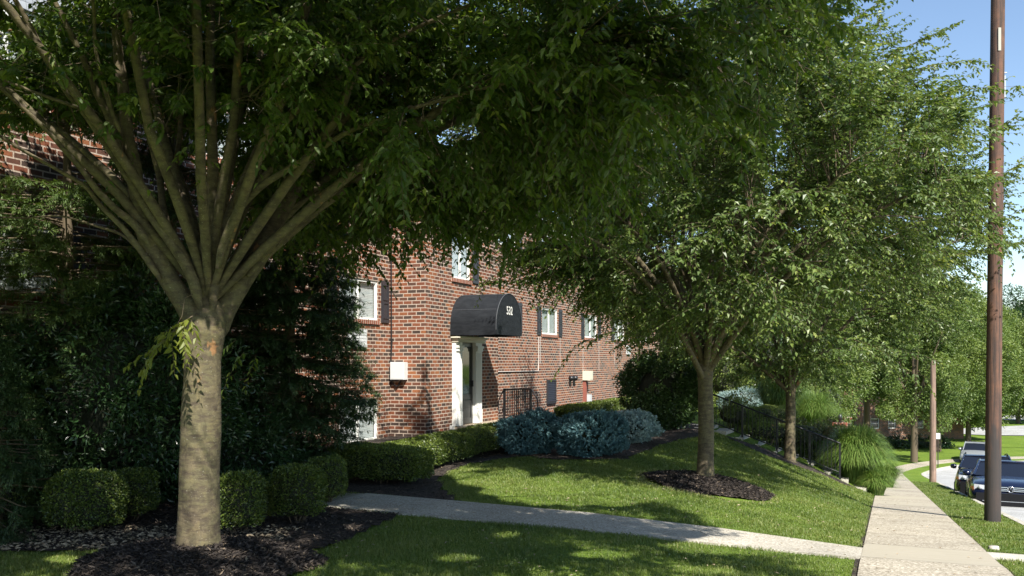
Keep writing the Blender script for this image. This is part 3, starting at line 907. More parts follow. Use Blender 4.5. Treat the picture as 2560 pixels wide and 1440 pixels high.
# broad leaved weeds in the lawn
k = 9000
v = rng.uniform(-8.2, -0.4, k); s_ = 6.8 + 12 * rng.uniform(0, 1, k) ** 1.8
x, y = W(v, s_)
pn = np.sin(x * 2.3 + 1.4 * np.sin(y * 1.9)) * np.sin(y * 2.7 + x)
ok = (pn > 0.35) & ~in_beds(x, y) & ~((v > -6.35) & (s_ > 8.98) & (s_ < 10.18))
x, y, v, s_ = x[ok], y[ok], v[ok], s_[ok]; k = len(x); a = rng.uniform(0, 2 * pi, k)
mb = MB()
add_leaves(mb, np.stack([x, y, H(v, s_) + rng.uniform(0.02, 0.045, k)], 1), np.stack([np.cos(a), np.sin(a), rng.normal(.2, .3, k)], 1), unit(np.array([0, 0, 1.0]) + rng.normal(0, 0.3, (k, 3))), rng.uniform(0.02, 0.04, k), rng.uniform(0.014, 0.026, k), rng.uniform(0.2, 0.8, k))
tag(mb.build('clover', M['blade']), kind='stuff')

# ------------------------------------------------------------------ zelkova tree by the camera
def limb3(pix, y0, y1, w0, w1, n=5):
    k = len(pix)
    pts = []
    for i, (a, b) in enumerate(pix):
        t = i / (k - 1)
        Y = y0 + (y1 - y0) * t ** 1.3
        pts.append(at(a, b, Y))
    pts = smooth_path(pts, n)
    m = len(pts)
    Ys = pts[:, 1]
    wpx = (w1 + (w0 - w1) * (1 - np.linspace(0, 1, m)) ** 1.25) * 0.9
    wpx = wpx * np.clip(0.45 + 0.55 * np.linspace(0, 1, m) / 0.045, 0, 1)
    return pts, wpx / 2 / F * Ys

def tree_one():
    root = empty('zelkova_tree', (TREE1[0], TREE1[1], 0))
    tag(root, 'large vase shaped shade tree with fanning bare limbs, its thick trunk on a mulch mound', 'tree')
    tb = MB()
    # trunk
    rows = [(1412, 497, 142), (1375, 497, 112), (1340, 497, 103), (1250, 498, 101), (1150, 500, 98), (1050, 503, 95), (960, 505, 92), (900, 507, 90), (860, 509, 93), (828, 512, 104), (802, 515, 100), (775, 519, 80), (750, 521, 50)]
    P = smooth_path([at(c, y, 7.8) for y, c, w in rows], 3)
    Rr = np.interp(P[:, 2], [at(0, y, 7.8)[2] for y, c, w in rows], [w / 2 / F * 7.8 for y, c, w in rows])
    tb.tube(P, Rr, 22, rough=0.022)
    LB = [
        ([(500, 860), (478, 785), (432, 712), (385, 630), (360, 575), (342, 486), (335, 413), (318, 340), (311, 243), (297, 146), (290, 60), (280, -60), (262, -190)], 7.75, 7.0, 68, 20),
        ([(331, 440), (300, 385), (272, 292), (243, 233), (219, 170), (185, 100), (140, 10), (80, -100)], 7.40, 6.6, 27, 13),
        ([(500, 770), (476, 685), (428, 608), (369, 525), (311, 428), (258, 350), (204, 272), (160, 219), (97, 107), (50, 20), (0, -60)], 7.62, 6.5, 32, 13),
        ([(402, 700), (360, 637), (311, 574), (253, 515), (214, 467), (160, 433), (63, 379), (0, 340), (-90, 290)], 7.55, 6.9, 20, 7),
        ([(372, 610), (335, 560), (292, 525), (243, 476), (204, 423), (160, 374), (112, 321), (49, 262), (-10, 205), (-90, 120)], 7.5, 6.3, 24, 8),
        ([(516, 770), (493, 640), (467, 535), (437, 437), (408, 340), (384, 243), (360, 146), (338, 60), (300, -60), (260, -160)], 7.9, 9.0, 34, 15),
        ([(462, 690), (428, 600), (408, 520), (398, 437), (369, 330), (340, 243), (322, 150), (315, 40), (310, -60)], 7.95, 10.2, 24, 12),
        ([(521, 790), (510, 660), (528, 535), (532, 437), (529, 292), (525, 146), (527, 0), (530, -130)], 7.8, 7.3, 40, 22),
        ([(535, 640), (552, 560), (580, 400), (612, 243), (646, 155), (672, 50), (700, -60)], 7.85, 8.9, 27, 13),
        ([(530, 780), (545, 640), (578, 525), (627, 413), (676, 292), (719, 170), (758, 73), (800, -20), (850, -110)], 7.70, 8.4, 32, 11),
        ([(532, 860), (556, 785), (606, 700), (655, 625), (700, 535), (735, 470), (765, 420), (812, 352), (870, 285), (945, 205), (1030, 120), (1120, 20), (1200, -60)], 7.85, 9.3, 70, 11),
        ([(543, 670), (562, 600), (593, 530), (646, 472), (705, 432), (778, 389), (860, 335), (960, 295), (1060, 262), (1180, 228), (1290, 200), (1400, 150)], 7.5, 6.4, 25, 7),
        ([(618, 690), (645, 660), (680, 627), (758, 559), (826, 502), (890, 465), (980, 440), (1100, 425), (1290, 420), (1420, 385), (1560, 330)], 7.9, 8.8, 24, 6),
        ([(634, 480), (662, 440), (705, 403), (778, 362), (870, 340), (931, 335), (1053, 296), (1130, 270), (1240, 236), (1350, 228), (1440, 236), (1560, 205), (1700, 130)], 7.9, 7.6, 20, 6),
        ([(360, 640), (310, 590), (240, 565), (150, 540), (60, 545), (-60, 540)], 7.9, 9.2, 10, 4),
        ([(585, 520), (610, 470), (650, 400), (720, 300), (850, 190), (1000, 90), (1180, 10), (1350, -60)], 7.6, 6.0, 24, 8),
        ([(300, 330), (270, 250), (240, 130), (235, 30), (225, -60)], 7.0, 6.4, 14, 8),
        ([(437, 437), (450, 330), (455, 200), (445, 60), (450, -60)], 8.3, 9.2, 16, 9),
        ([(676, 292), (740, 230), (830, 160), (900, 70), (960, -40)], 8.1, 8.6, 14, 7),
        ([(700, 535), (760, 500), (850, 455), (930, 420), (1010, 400)], 8.2, 9.6, 14, 6),
        ([(204, 272), (140, 250), (60, 220), (-40, 180)], 6.9, 6.5, 12, 6),
    ]
    lp = []; lr = []
    for pix, y0, y1, w0, w1 in LB:
        p, r = limb3(pix, y0, y1, w0, w1)
        tb.tube(p, r, 12, rough=0.02)
        lp.append(p); lr.append(r)
    # limbs that climb out over the camera and behind the trunk
    fork = at(522, 760, 7.8)
    for az, el, ln in ((-95, 52, 5.0), (-75, 48, 5.6), (-50, 46, 6.2), (-28, 42, 6.6), (-120, 50, 5.0), (-8, 38, 6.6), (20, 40, 6.0), (48, 42, 5.4), (85, 46, 5.2), (120, 48, 5.0), (155, 42, 5.4), (-150, 45, 5.4), (5, 55, 5.5), (-60, 62, 5), (60, 65, 5)):
        a = radians(az); e = radians(el)
        t = np.linspace(0, 1, 10)[:, None]
        d = np.array([cos(a) * cos(e), sin(a) * cos(e), sin(e)])
        hz = np.array([cos(a), sin(a), 0])
        p = fork + d * ln * t * 0.8 + np.array([0, 0, 1]) * (0.9 * t * (1 - t) * 1.2) + hz * (0.26 * ln * t ** 2) + np.cumsum(rng.normal(0, 0.035, (10, 3)), 0) * t
        if az in (-95, -75, -50, -28, -60):      # keep them above the frame
            p[:, 2] = np.maximum(p[:, 2], np.where(p[:, 1] < 7.0, EYE + 0.43 * p[:, 1] + 0.12, -9) * sst((t[:, 0] - 0.15) / 0.3) - 0)
        r = np.linspace(0.05, 0.012, 10) * np.clip(0.5 + np.linspace(0, 1, 10) * 4, 0, 1)
        tb.tube(p, r, 9, rough=0.02)
        pp = smooth_path(p, 3); lp.append(pp); lr.append(np.linspace(0.085, 0.014, len(pp)))
    lp = np.concatenate(lp); lr = np.concatenate(lr)
    # foliage anchors: between a drooping lower surface and a domed top
    c = np.array([-1.95, 7.5, 4.9])
    N = 7200
    q = rng.normal(0, 1, (N, 3)); q = unit(q) * (rng.uniform(0, 1, N) ** (1 / 2.6))[:, None]
    A = c + q * np.array([6.3, 5.6, 4.0])
    rr = np.hypot(A[:, 0] - c[0], A[:, 1] - c[1])
    # lower surface, as read along the picture for each direction
    px, py = proj(A)
    low = np.interp(px, [-400, 0, 120, 300, 420, 560, 640, 760, 900, 980, 1100, 1230, 1330, 1420, 1520, 1650, 1750, 1850, 1920, 1980, 2060, 2150, 2230, 2300],
                    [330, 330, 300, 260, 250, 270, 620, 700, 690, 610, 600, 610, 590, 560, 520, 500, 470, 420, 330, 230, 150, 80, 20, -60])
    low = low + 45 * np.sin(px / 61.0) * np.sin(px / 23.0 + A[:, 1])
    ok = (A[:, 2] > 2.75 + 0.4 * np.maximum(2.2 - rr, 0)) & (py < low)
    # nothing hangs right in front of the lens: the shoots over the camera stay high
    ok &= (A[:, 1] > 5.6) | ((A[:, 2] - EYE) / np.maximum(A[:, 1], 0.3) > 0.47)
    ok &= A[:, 1] > 1.0
    # gaps
    def hole(x, y, a, b): return ((px - x) / a) ** 2 + ((py - y) / b) ** 2 < 1
    gaps = hole(150, 380, 190, 120) | hole(1145, 325, 75, 42) | hole(90, 20, 80, 60) | hole(900, 400, 60, 30) | hole(905, 520, 40, 40) | (hole(420, 480, 130, 170) & (A[:, 1] < 8.8)) | hole(1290, 320, 50, 20)
    gaps |= (hole(700, 500, 130, 110) & (A[:, 1] < 8.5))
    ok &= ~(gaps & (px > -200))
    A = A[ok]
    # shoots over and behind the camera: out of the frame, they shade the front lawn
    E = np.stack([rng.uniform(-5.5, 4.6, 1500), rng.uniform(0.6, 5.6, 1500), rng.uniform(3.6, 6.2, 1500)], 1)
    E = E[(E[:, 2] - EYE) / E[:, 1] > 0.50]
    spx, spy, sg_ = shadow_px(E)
    E = E[(spx < 2080) & (sg_[:, 1] > 6.9) & (sg_[:, 1] < 10.5)][:330]
    # thin what the camera cannot see
    px, py = proj(A)
    vis = (px > -150) & (px < 2450) & (py > -80)
    keep = vis | (rng.uniform(0, 1, len(A)) < 0.24)
    A = A[keep]; vis = vis[keep]
    print('tree1 anchors', len(A), vis.sum())
    A = np.concatenate([E, A[:1750]])
    cb = MB()
    def keepf(P):
        px, py = proj(P)
        bad = ((np.hypot((px - 150) / 125, (py - 390) / 75) < 1) | (np.hypot((px - 1150) / 55, (py - 322) / 28) < 1)) & (P[:, 1] < 11)
        bad |= (px > 940) & (px < 1330) & (py > 735 + 20 * np.sin(px / 17)) & (P[:, 1] > 0)
        bad |= (px > 400) & (px < 560) & (py > 560) & (P[:, 1] < 9) & (py < 1500)
        bad |= (P[:, 1] < 4.6) & (py > -30) & (px > -100) & (px < 2700)
        bad |= (px > 2270 - 0.5 * py) & (P[:, 1] < 9.5) & (py > -20)
        bad |= (px > -200) & (px < 700 - 0.15 * py) & (py > 60 + 60 * np.sin(px / 47)) & (P[:, 1] < 8.1) & (np.sin(px / 19.0) * np.sin(py / 23.0) < 0.55)
        sx, sy, sg_ = shadow_px(P)
        bad |= (sx > 2110) & (sg_[:, 1] > 6) & (sg_[:, 1] < 12)
        return ~(bad | sun_gap(P))
    crown_from_anchors(cb, tb, lp, lr, A, c, 14, 13, 0.098, 0.048, (0.25, 0.6), 0.28, 0.42, six=True, keep=keepf)
    # small sprig hanging before the trunk, leaf colour lightened as if sunlit
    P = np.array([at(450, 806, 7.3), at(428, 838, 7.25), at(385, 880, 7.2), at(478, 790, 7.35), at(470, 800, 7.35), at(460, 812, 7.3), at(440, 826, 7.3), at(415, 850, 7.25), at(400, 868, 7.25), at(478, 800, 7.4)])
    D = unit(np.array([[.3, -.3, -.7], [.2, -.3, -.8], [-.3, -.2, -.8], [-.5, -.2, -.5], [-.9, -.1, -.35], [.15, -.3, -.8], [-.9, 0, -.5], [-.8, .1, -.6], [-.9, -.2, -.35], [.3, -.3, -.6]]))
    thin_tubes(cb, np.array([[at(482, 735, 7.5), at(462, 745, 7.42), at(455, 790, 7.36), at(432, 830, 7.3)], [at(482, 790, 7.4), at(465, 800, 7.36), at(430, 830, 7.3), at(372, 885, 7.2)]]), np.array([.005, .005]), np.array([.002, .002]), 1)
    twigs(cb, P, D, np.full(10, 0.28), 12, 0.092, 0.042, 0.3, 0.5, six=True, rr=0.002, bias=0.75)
    P = np.array([at(590, 850, 7.9), at(610, 880, 8.0), at(640, 890, 8.0), at(490, 330, 7.0), at(500, 345, 7.0), at(120, 130, 6.6), at(170, 150, 6.6), at(230, 90, 6.5), at(150, 60, 6.4), at(480, 400, 7.1)])
    D = unit(np.stack([rng.uniform(-1, 1, 10), rng.uniform(-.4, .4, 10), rng.uniform(-.6, 0, 10)], 1))
    twigs(cb, P, D, np.full(10, 0.35), 11, 0.085, 0.036, 0.4, 0.6, six=True, rr=0.002, bias=0.3)
    loc = np.array([TREE1[0], TREE1[1], 0])
    for m in (tb, cb): m.v = [x - loc for x in m.v]
    tb.build('trunk', M['bark'], root)
    cb.build('crown', [M['zelkova'], M['twig']], root)
tree_one()

def auto_tree(xy, zb, fork, r0, cz, rad, nl_limb, nanch, ntw, nl, ll, lw, low, label, leafm, group=None, seed=1, name='zelkova_tree', keepf=None, bias=0.0, top=0.0, aim=0.0, tl=(0.3, 0.75), sprays=()):
    global rng
    rng = np.random.default_rng(seed)
    x, y = xy
    root = empty(name, (x, y, zb))
    tag(root, label, 'tree', group)
    tb = MB(); cb = MB()
    z = np.linspace(zb - 0.15, fork, 12)
    wob = 0.012 * np.sin(z * 2.2)
    tt = (z - z[0]) / (z[-1] - z[0])
    R = r0 * (1.18 - 0.28 * tt + 0.35 * np.exp(-tt * 14)); R[-2:] *= 1.15
    tb.tube(np.stack([x + wob, np.full(12, y), z], 1), R, 16, rough=0.03)
    lp = []; lr = []
    for i in range(nl_limb):
        a = 2 * pi * i * 0.618 + rng.uniform(-.2, .2)
        e = radians(rng.uniform(28, 74))
        ln = (rad[0] * cos(e) + rad[2] * 1.25 * sin(e)) * rng.uniform(0.75, 0.95)
        t = np.linspace(0, 1, 11)[:, None]
        hz = np.array([cos(a), sin(a), 0]); d = hz * cos(e) + np.array([0, 0, sin(e)])
        st = np.array([x, y, fork - rng.uniform(0.0, 0.35)])
        p = st + d * ln * t * 0.68 + hz * ln * 0.12 * t ** 2 + np.cumsum(rng.normal(0, 0.03, (11, 3)), 0) * t
        p[:, 2] += 0.35 * np.sin(t[:, 0] * pi)
        rr_ = np.linspace(r0 * rng.uniform(0.38, 0.62), 0.012, 11)
        tb.tube(p, rr_, 8, rough=0.03)
        pp = smooth_path(p, 3); lp.append(pp); lr.append(np.linspace(r0 * 0.5, 0.012, len(pp)))
    lp = np.concatenate(lp); lr = np.concatenate(lr)
    c = np.array([x, y, cz])
    q = unit(rng.normal(0, 1, (nanch * 5, 3))) * (rng.uniform(0, 1, nanch * 5) ** (1 / 3.2))[:, None]
    lump = 1 + 0.10 * np.sin(q[:, 0] * 7 + seed) * np.sin(q[:, 1] * 6 + 2) + 0.08 * np.sin(q[:, 2] * 9 + q[:, 0] * 5)
    A = c + q * np.array(rad) * lump[:, None]
    r = np.hypot(A[:, 0] - x, A[:, 1] - y)
    ok = A[:, 2] > low(r, A)
    px, py = proj(A)
    ok &= px < np.interp(py, [-200, 0, 80, 150, 300, 450, 700, 900], [2090, 2150, 2210, 2310, 2430, 2500, 2500, 2480]) + 55 * np.sin(py / 31.0) + (rng.uniform(0, 1, len(A)) < 0.06) * 90 * (py > 120)
    tier = np.sin(A[:, 2] * 4.2 + r * 1.1 + 1.3 * np.sin(A[:, 0] * 1.1 + seed) + 1.3 * np.sin(A[:, 1] * 1.2))
    ok &= (tier > -0.25) | (rng.uniform(0, 1, len(A)) < 0.22)
    A = A[ok][:nanch]
    crown_from_anchors(cb, tb, lp, lr, A, c - np.array([0, 0, 1.0]), ntw, nl, ll, lw, tl, 0.2, 0.4, bias=bias, keep=keepf, outw=1.1)
    for path, Ys, nt in sprays:
        p = smooth_path([at(a_, b_, Ys) for a_, b_ in path], 5)
        thin_tubes(cb, p[None], np.array([0.008]), np.array([0.002]), 1, 5)
        i_ = rng.integers(1, len(p) - 1, nt); fr_ = rng.uniform(0, 1, (nt, 1))
        B_ = p[i_] * (1 - fr_) + p[i_ + 1] * fr_
        T_ = unit(p[i_ + 1] - p[i_])
        D_ = unit(T_ * 0.9 + rng.normal(0, 0.45, (nt, 3)) * np.array([1, 1, .5]))
        twigs(cb, B_, D_, rng.uniform(0.2, 0.5, nt), 10, ll * 0.95, lw * 0.95, 0.2, 0.4, bias=0.25, keep=lambda Q: ~((proj(Q)[0] > 1242) & (proj(Q)[0] < 1330) & (proj(Q)[1] > 752)))
    loc = np.array([x, y, zb])
    for m in (tb, cb): m.v = [v - loc for v in m.v]
    tb.build('trunk', M['bark'], root)
    cb.build('crown', [M[leafm], M['twig']], root)
    return root

def keep2(P):
    px, py = proj(P)
    bad = (px > 930) & (px < 1315) & (py > 745)
    bad |= (px >= 1315) & (px < 1475) & (py > 800) | (px >= 1475) & (px < 1565) & (py > 850)
    return ~bad
def low2(r, A):
    px, py = proj(A)
    lim = np.interp(px, [900, 1250, 1330, 1430, 1500, 1580, 1700, 1900, 2100, 2250, 2400, 2560], [560, 640, 735, 760, 800, 870, 850, 870, 800, 760, 720, 640])
    return np.maximum(1.55 + 0.1 * r, EYE + (HZ - lim) / F * A[:, 1] + 0.12)
auto_tree(TREE2, -0.1, 1.75, 0.118, 4.9, (4.7, 4.2, 3.7), 17, 780, 17, 13, 0.098, 0.054, low2,
          'slim shade tree rising from the round mulch ring in the middle of the sunny lawn', 'zelkova2', seed=11, keepf=keep2,
          sprays=[([(1620, 780), (1500, 715), (1380, 690), (1270, 705), (1165, 700)], 13.0, 24), ([(1560, 690), (1420, 650), (1330, 660), (1230, 640)], 13.2, 22),
                  ([(1650, 850), (1540, 830), (1470, 850), (1425, 880)], 13.0, 8),
                  ([(2080, 230), (2180, 160), (2280, 110), (2385, 65)], 13.4, 26), ([(2100, 330), (2250, 260), (2400, 225), (2545, 215)], 13.2, 32),
                  ([(2150, 420), (2300, 350), (2440, 345), (2550, 300)], 13.0, 34), ([(2200, 520), (2350, 460), (2480, 440), (2590, 400)], 13.2, 34),
                  ([(2200, 600), (2380, 540), (2500, 545), (2600, 500)], 13.4, 30), ([(2250, 700), (2380, 640), (2490, 620), (2590, 600)], 13.5, 30),
                  ([(2050, 120), (2120, 60), (2190, 10), (2240, -40)], 13.4, 20), ([(2150, 300), (2260, 190), (2350, 160), (2440, 150)], 13.6, 20)])
auto_tree(TREE3, -0.62, 1.25, 0.115, 4.9, (5.4, 4.8, 4.6), 15, 680, 16, 12, 0.12, 0.066, lambda r, A: 1.25 + 0.04 * r,
          'shade tree on the slope beside the black stair railing, behind the mulch ring tree', 'zelkova2', seed=23)

# ------------------------------------------------------------------ generic clumpy foliage
def clumps(mb, c, rad, ncl, nleaf, ll, lw, crad, mi=0, shell=0.72, squash=0.9, bias=0.0, flat=0.0, zmin=None, up=0.3):
    q = unit(rng.normal(0, 1, (ncl, 3))) * (shell + (1 - shell) * rng.uniform(0, 1, ncl) ** 0.7)[:, None]
    C = np.asarray(c) + q * np.asarray(rad)
    k = nleaf // ncl
    off = unit(rng.normal(0, 1, (ncl, k, 3))) * (rng.uniform(0.45, 1, (ncl, k)) ** 0.6)[..., None] * crad * rng.uniform(0.6, 1.35, (ncl, 1, 1)) * np.array([1, 1, squash])
    P = (C[:, None] + off).reshape(-1, 3)
    O = unit(off.reshape(-1, 3) + 0.5 * crad * np.repeat(q, k, 0))
    D = unit(O + rng.normal(0, 0.6, P.shape) - np.array([0, 0, 0.25]))
    Nn = unit(O * 0.8 + rng.normal(0, 0.5, P.shape) + np.array([0, 0, up]))
    r = np.clip(np.repeat(rng.uniform(0, .5, ncl), k) + rng.uniform(0, .5, len(P)) + bias, 0, 1)
    if zmin is not None:
        ok = P[:, 2] > zmin; P, D, Nn, r = P[ok], D[ok], Nn[ok], r[ok]
    L = ll * rng.uniform(0.6, 1.25, len(P)); Wd = lw * rng.uniform(0.7, 1.2, len(P))
    add_leaves(mb, P, D, Nn, L, Wd, r, mi)

def shape_leaves(mb, sampler, n, ll, lw, mi=0, bias=0.0, depth=0.06):
    P, Nn = sampler(n)
    P = P - Nn * (rng.uniform(0, 1, n) ** 1.5 * depth)[:, None]
    D = unit(Nn * 0.8 + rng.normal(0, 0.6, P.shape))
    N2 = unit(Nn + rng.normal(0, 0.6, P.shape))
    add_leaves(mb, P, D, N2, ll * rng.uniform(0.6, 1.3, n), lw * rng.uniform(0.7, 1.3, n), np.clip(rng.uniform(0, 1, n) + bias * Nn[:, 2], 0, 1), mi)  # bias lightens upward-facing leaves, a sunlit top put into the colour

def superell(c, rad, e=3.0, rz=0.0, lump=0.05, seed=0, zlo=-0.75):
    """points on a clipped-hedge shape (superellipsoid)"""
    def f(n):
        q = unit(rng.normal(0, 1, (int(n * 2.2), 3)) * np.array([1, 1, 1.1]))
        s = (np.abs(q) ** e).sum(1) ** (-1 / e)
        p = q * s[:, None]
        ok = p[:, 2] > zlo
        p = p[ok][:n]
        while len(p) < n: p = np.concatenate([p, p])[:n]
        g = np.sign(p) * np.abs(p) ** (e - 1) / np.asarray(rad)
        g = unit(g)
        l = 1 + lump * (np.sin(p[:, 0] * 5 + seed) * np.sin(p[:, 1] * 4 + seed * 2) + 0.7 * np.sin(p[:, 2] * 6 + p[:, 0] * 3 + seed))
        P = p * np.asarray(rad) * l[:, None]
        ca, sa = cos(rz), sin(rz)
        rot = np.array([[ca, -sa, 0], [sa, ca, 0], [0, 0, 1]])
        return P @ rot.T + np.asarray(c), g @ rot.T
    return f

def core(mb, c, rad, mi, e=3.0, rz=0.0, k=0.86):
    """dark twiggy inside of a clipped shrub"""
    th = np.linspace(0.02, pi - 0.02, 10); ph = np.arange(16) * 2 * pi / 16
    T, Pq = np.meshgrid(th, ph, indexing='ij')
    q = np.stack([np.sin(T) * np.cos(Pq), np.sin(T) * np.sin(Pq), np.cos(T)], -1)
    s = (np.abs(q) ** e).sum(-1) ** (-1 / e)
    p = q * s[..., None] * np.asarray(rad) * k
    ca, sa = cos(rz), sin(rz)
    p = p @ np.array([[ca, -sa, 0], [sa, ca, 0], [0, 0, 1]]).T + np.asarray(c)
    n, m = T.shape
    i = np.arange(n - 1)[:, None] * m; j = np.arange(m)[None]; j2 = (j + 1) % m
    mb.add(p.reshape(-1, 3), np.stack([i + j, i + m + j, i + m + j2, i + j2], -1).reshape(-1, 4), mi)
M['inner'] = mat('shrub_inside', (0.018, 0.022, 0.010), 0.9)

def boxwood(x, y, rad, label, n=9000, e=3.0, rz=0.0, leafm='box', ll=0.028, lw=0.018, group=None, name='boxwood_shrub', bias=0.05, lean=None, depth=0.10, cat='shrub'):
    z = float(HW(x, y))
    root = empty(name, (x, y, z))
    tag(root, label, cat, group)
    mb = MB()
    c = (0, 0, rad[2] * 1.02 + 0.05)
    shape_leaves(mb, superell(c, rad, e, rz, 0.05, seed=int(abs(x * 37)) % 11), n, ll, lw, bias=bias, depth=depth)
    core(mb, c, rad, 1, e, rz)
    mb.build('foliage', [M[leafm], M['inner']], root)
    sb = MB()
    k = 9
    a = rng.uniform(0, 2 * pi, k); rr = rng.uniform(0.1, 0.5, k)
    p0 = np.stack([np.cos(a) * rr * rad[0] * 0.4, np.sin(a) * rr * rad[1] * 0.4, np.full(k, -0.05)], 1)
    p1 = np.stack([np.cos(a) * rad[0] * 0.65, np.sin(a) * rad[1] * 0.65, np.full(k, rad[2] * 0.7)], 1)
    pts = p0[:, None] + (p1 - p0)[:, None] * np.linspace(0, 1, 4)[None, :, None]
    thin_tubes(sb, pts, np.full(k, 0.010), np.full(k, 0.005), 0, 5)
    sb.build('stem', M['twig'], root)
    return root

G = 'clipped boxwood shrubs under the big tree'
boxwood(*g0(218, 1338), (0.34, 0.36, 0.29), 'sunken clipped round boxwood left of the big trunk with a slanting top', 10000, 3.8, group=G)
boxwood(*g0(322, 1305), (0.26, 0.28, 0.26), 'smaller dark boxwood ball tucked behind the slanting boxwood, left of the big trunk', 7000, 3.8, group=G)
boxwood(*g0(598, 1340), (0.23, 0.26, 0.29), 'upright oval boxwood touching the right side of the big trunk', 8000, 3.8, group=G)
boxwood(*g0(742, 1310), (0.28, 0.28, 0.28), 'round topped boxwood between the trunk side boxwood and the path', 9000, 3.8, group=G)
boxwood(*g0(815, 1265), (0.24, 0.28, 0.26), 'boxwood at the bend of the old concrete path', 7000, 3.8, group=G)
boxwood(*g0(5, 1335), (0.26, 0.28, 0.28), 'boxwood cut off by the left edge of the photograph', 5000, 3.8, group=G)

# clipped hedge beside the entrance, low and square
def hedge():
    root = empty('boxwood_hedge', (*[float(a) for a in W(-6.9, 12)], 0))
    root.rotation_euler = ROTS
    tag(root, 'low square clipped hedge running from the path bend back to the entrance step', 'hedge')
    mb = MB()
    segs = [(-6.65, 11.35, 0.62, 0.42, 0.25), (-7.25, 11.55, 0.45, 0.45, 0.24), (-6.95, 12.6, 0.36, 0.8, 0.235), (-7.05, 13.9, 0.36, 0.8, 0.235), (-7.15, 15.2, 0.38, 0.85, 0.235), (-7.25, 16.6, 0.4, 0.8, 0.235), (-7.3, 17.6, 0.4, 0.55, 0.235)]
    for v, u, a, b, h in segs:
        c = (v + 6.9, u - 12, h + 0.03)
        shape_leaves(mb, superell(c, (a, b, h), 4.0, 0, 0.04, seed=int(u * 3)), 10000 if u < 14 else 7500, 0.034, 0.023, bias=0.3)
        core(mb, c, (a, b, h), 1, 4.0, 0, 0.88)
    mb.build('foliage', [M['box'], M['inner']], root)
    sb = MB()
    for v, u, a, b, h in segs:
        for q in range(4):
            x = v + 6.9 + rng.uniform(-a, a) * .5; y = u - 12 + rng.uniform(-b, b) * .5
            sb.tube([(x, y, -0.03), (x + rng.uniform(-.05, .05), y, 0.2)], [0.012, 0.008], 5)
    tag(sb.build('stem', M['twig'], root), kind='stuff')
hedge()
# hedge along the far wing
def hedge2():
    x, y = W(-9.2, 33)
    root = empty('low_hedge', (float(x), float(y), 0)); root.rotation_euler = ROTS
    tag(root, 'bright low hedge along the foot of the far brick wall', 'hedge')
    mb = MB()
    for i in range(5):
        c = (0.0, -5.2 + i * 2.4, 0.16)
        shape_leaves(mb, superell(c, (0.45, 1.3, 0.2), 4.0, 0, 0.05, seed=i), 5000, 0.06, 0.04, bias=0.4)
        core(mb, c, (0.45, 1.3, 0.2), 1, 4.0, 0, .8)
    mb.build('foliage', [M['box'], M['inner']], root)
hedge2()

# dwarf blue spruces
def blue_spruce(px, py, rad, label, m, n=1500, z=0.0):
    x, y = g0(px, py, z)
    y += rad[1] * 0.8; x = (px - 1280) / F * y
    zz = float(HW(x, y))
    root = empty('blue_spruce', (x, y, zz))
    tag(root, label, 'shrub', 'dwarf blue spruces by the lawn')
    mb = MB()
    c = np.array([0, 0, rad[2] * 0.95])
    P, Nn = superell(c, rad, 2.2, 0, 0.10, seed=int(px) % 9, zlo=-0.95)(n)
    # horizontal layers
    P = P * np.array([1, 1, 1]) - Nn * (0.05 * (0.5 + 0.5 * np.sin(P[:, 2] * 52 + 3 * np.sin(P[:, 0] * 9) + 3 * np.sin(P[:, 1] * 8))) + 0.022 * (np.sin(P[:, 0] * 17 + 2 * P[:, 2] * 9) * np.sin(P[:, 1] * 15) > 0.3))[:, None]
    P = P + rng.normal(0, 0.012, P.shape); P[:, 2] = np.maximum(P[:, 2], 0.02)
    D = unit(Nn * np.array([1, 1, .6]) + rng.normal(0, 0.35, P.shape) + np.array([0, 0, 0.25]))
    L = rng.uniform(0.10, 0.19, n)
    base = P - D * (L * 0.85)[:, None]
    kn = 46
    t = rng.uniform(0.1, 1.0, (n, kn, 1))
    a = rng.uniform(0, 2 * pi, (n, kn))
    up = np.array([0, 0, 1.0])
    S = unit(np.cross(D, up)); B = np.cross(S, D)
    rad_ = S[:, None] * np.cos(a)[..., None] + B[:, None] * np.sin(a)[..., None]
    nd = unit(rad_ + D[:, None] * 0.9)
    pp = base[:, None] + D[:, None] * L[:, None, None] * t
    rnd = np.clip(rng.uniform(0, 0.5, (n, 1)) + 0.5 * t[..., 0], 0, 1)
    add_leaves(mb, pp.reshape(-1, 3), nd.reshape(-1, 3), np.repeat(D, kn, 0) + 0.01, rng.uniform(0.020, 0.034, n * kn), np.full(n * kn, 0.0095), rnd.ravel(), 0, fold=0)
    core(mb, c, rad, 1, 2.2, 0, 0.74)
    mb.build('foliage', [M[m], M['inner']], root)
blue_spruce(1330, 1140, (0.66, 0.55, 0.41), 'dark blue spruce at the end of the clipped hedge, left of its twin', 'blue', 2900)
blue_spruce(1478, 1148, (0.70, 0.58, 0.42), 'dark blue spruce in the middle of the three, at the edge of the lawn', 'blue', 3100)
blue_spruce(1575, 1112, (0.62, 0.55, 0.36), 'pale silvery spruce behind the two dark blue ones', 'blue2', 2300)

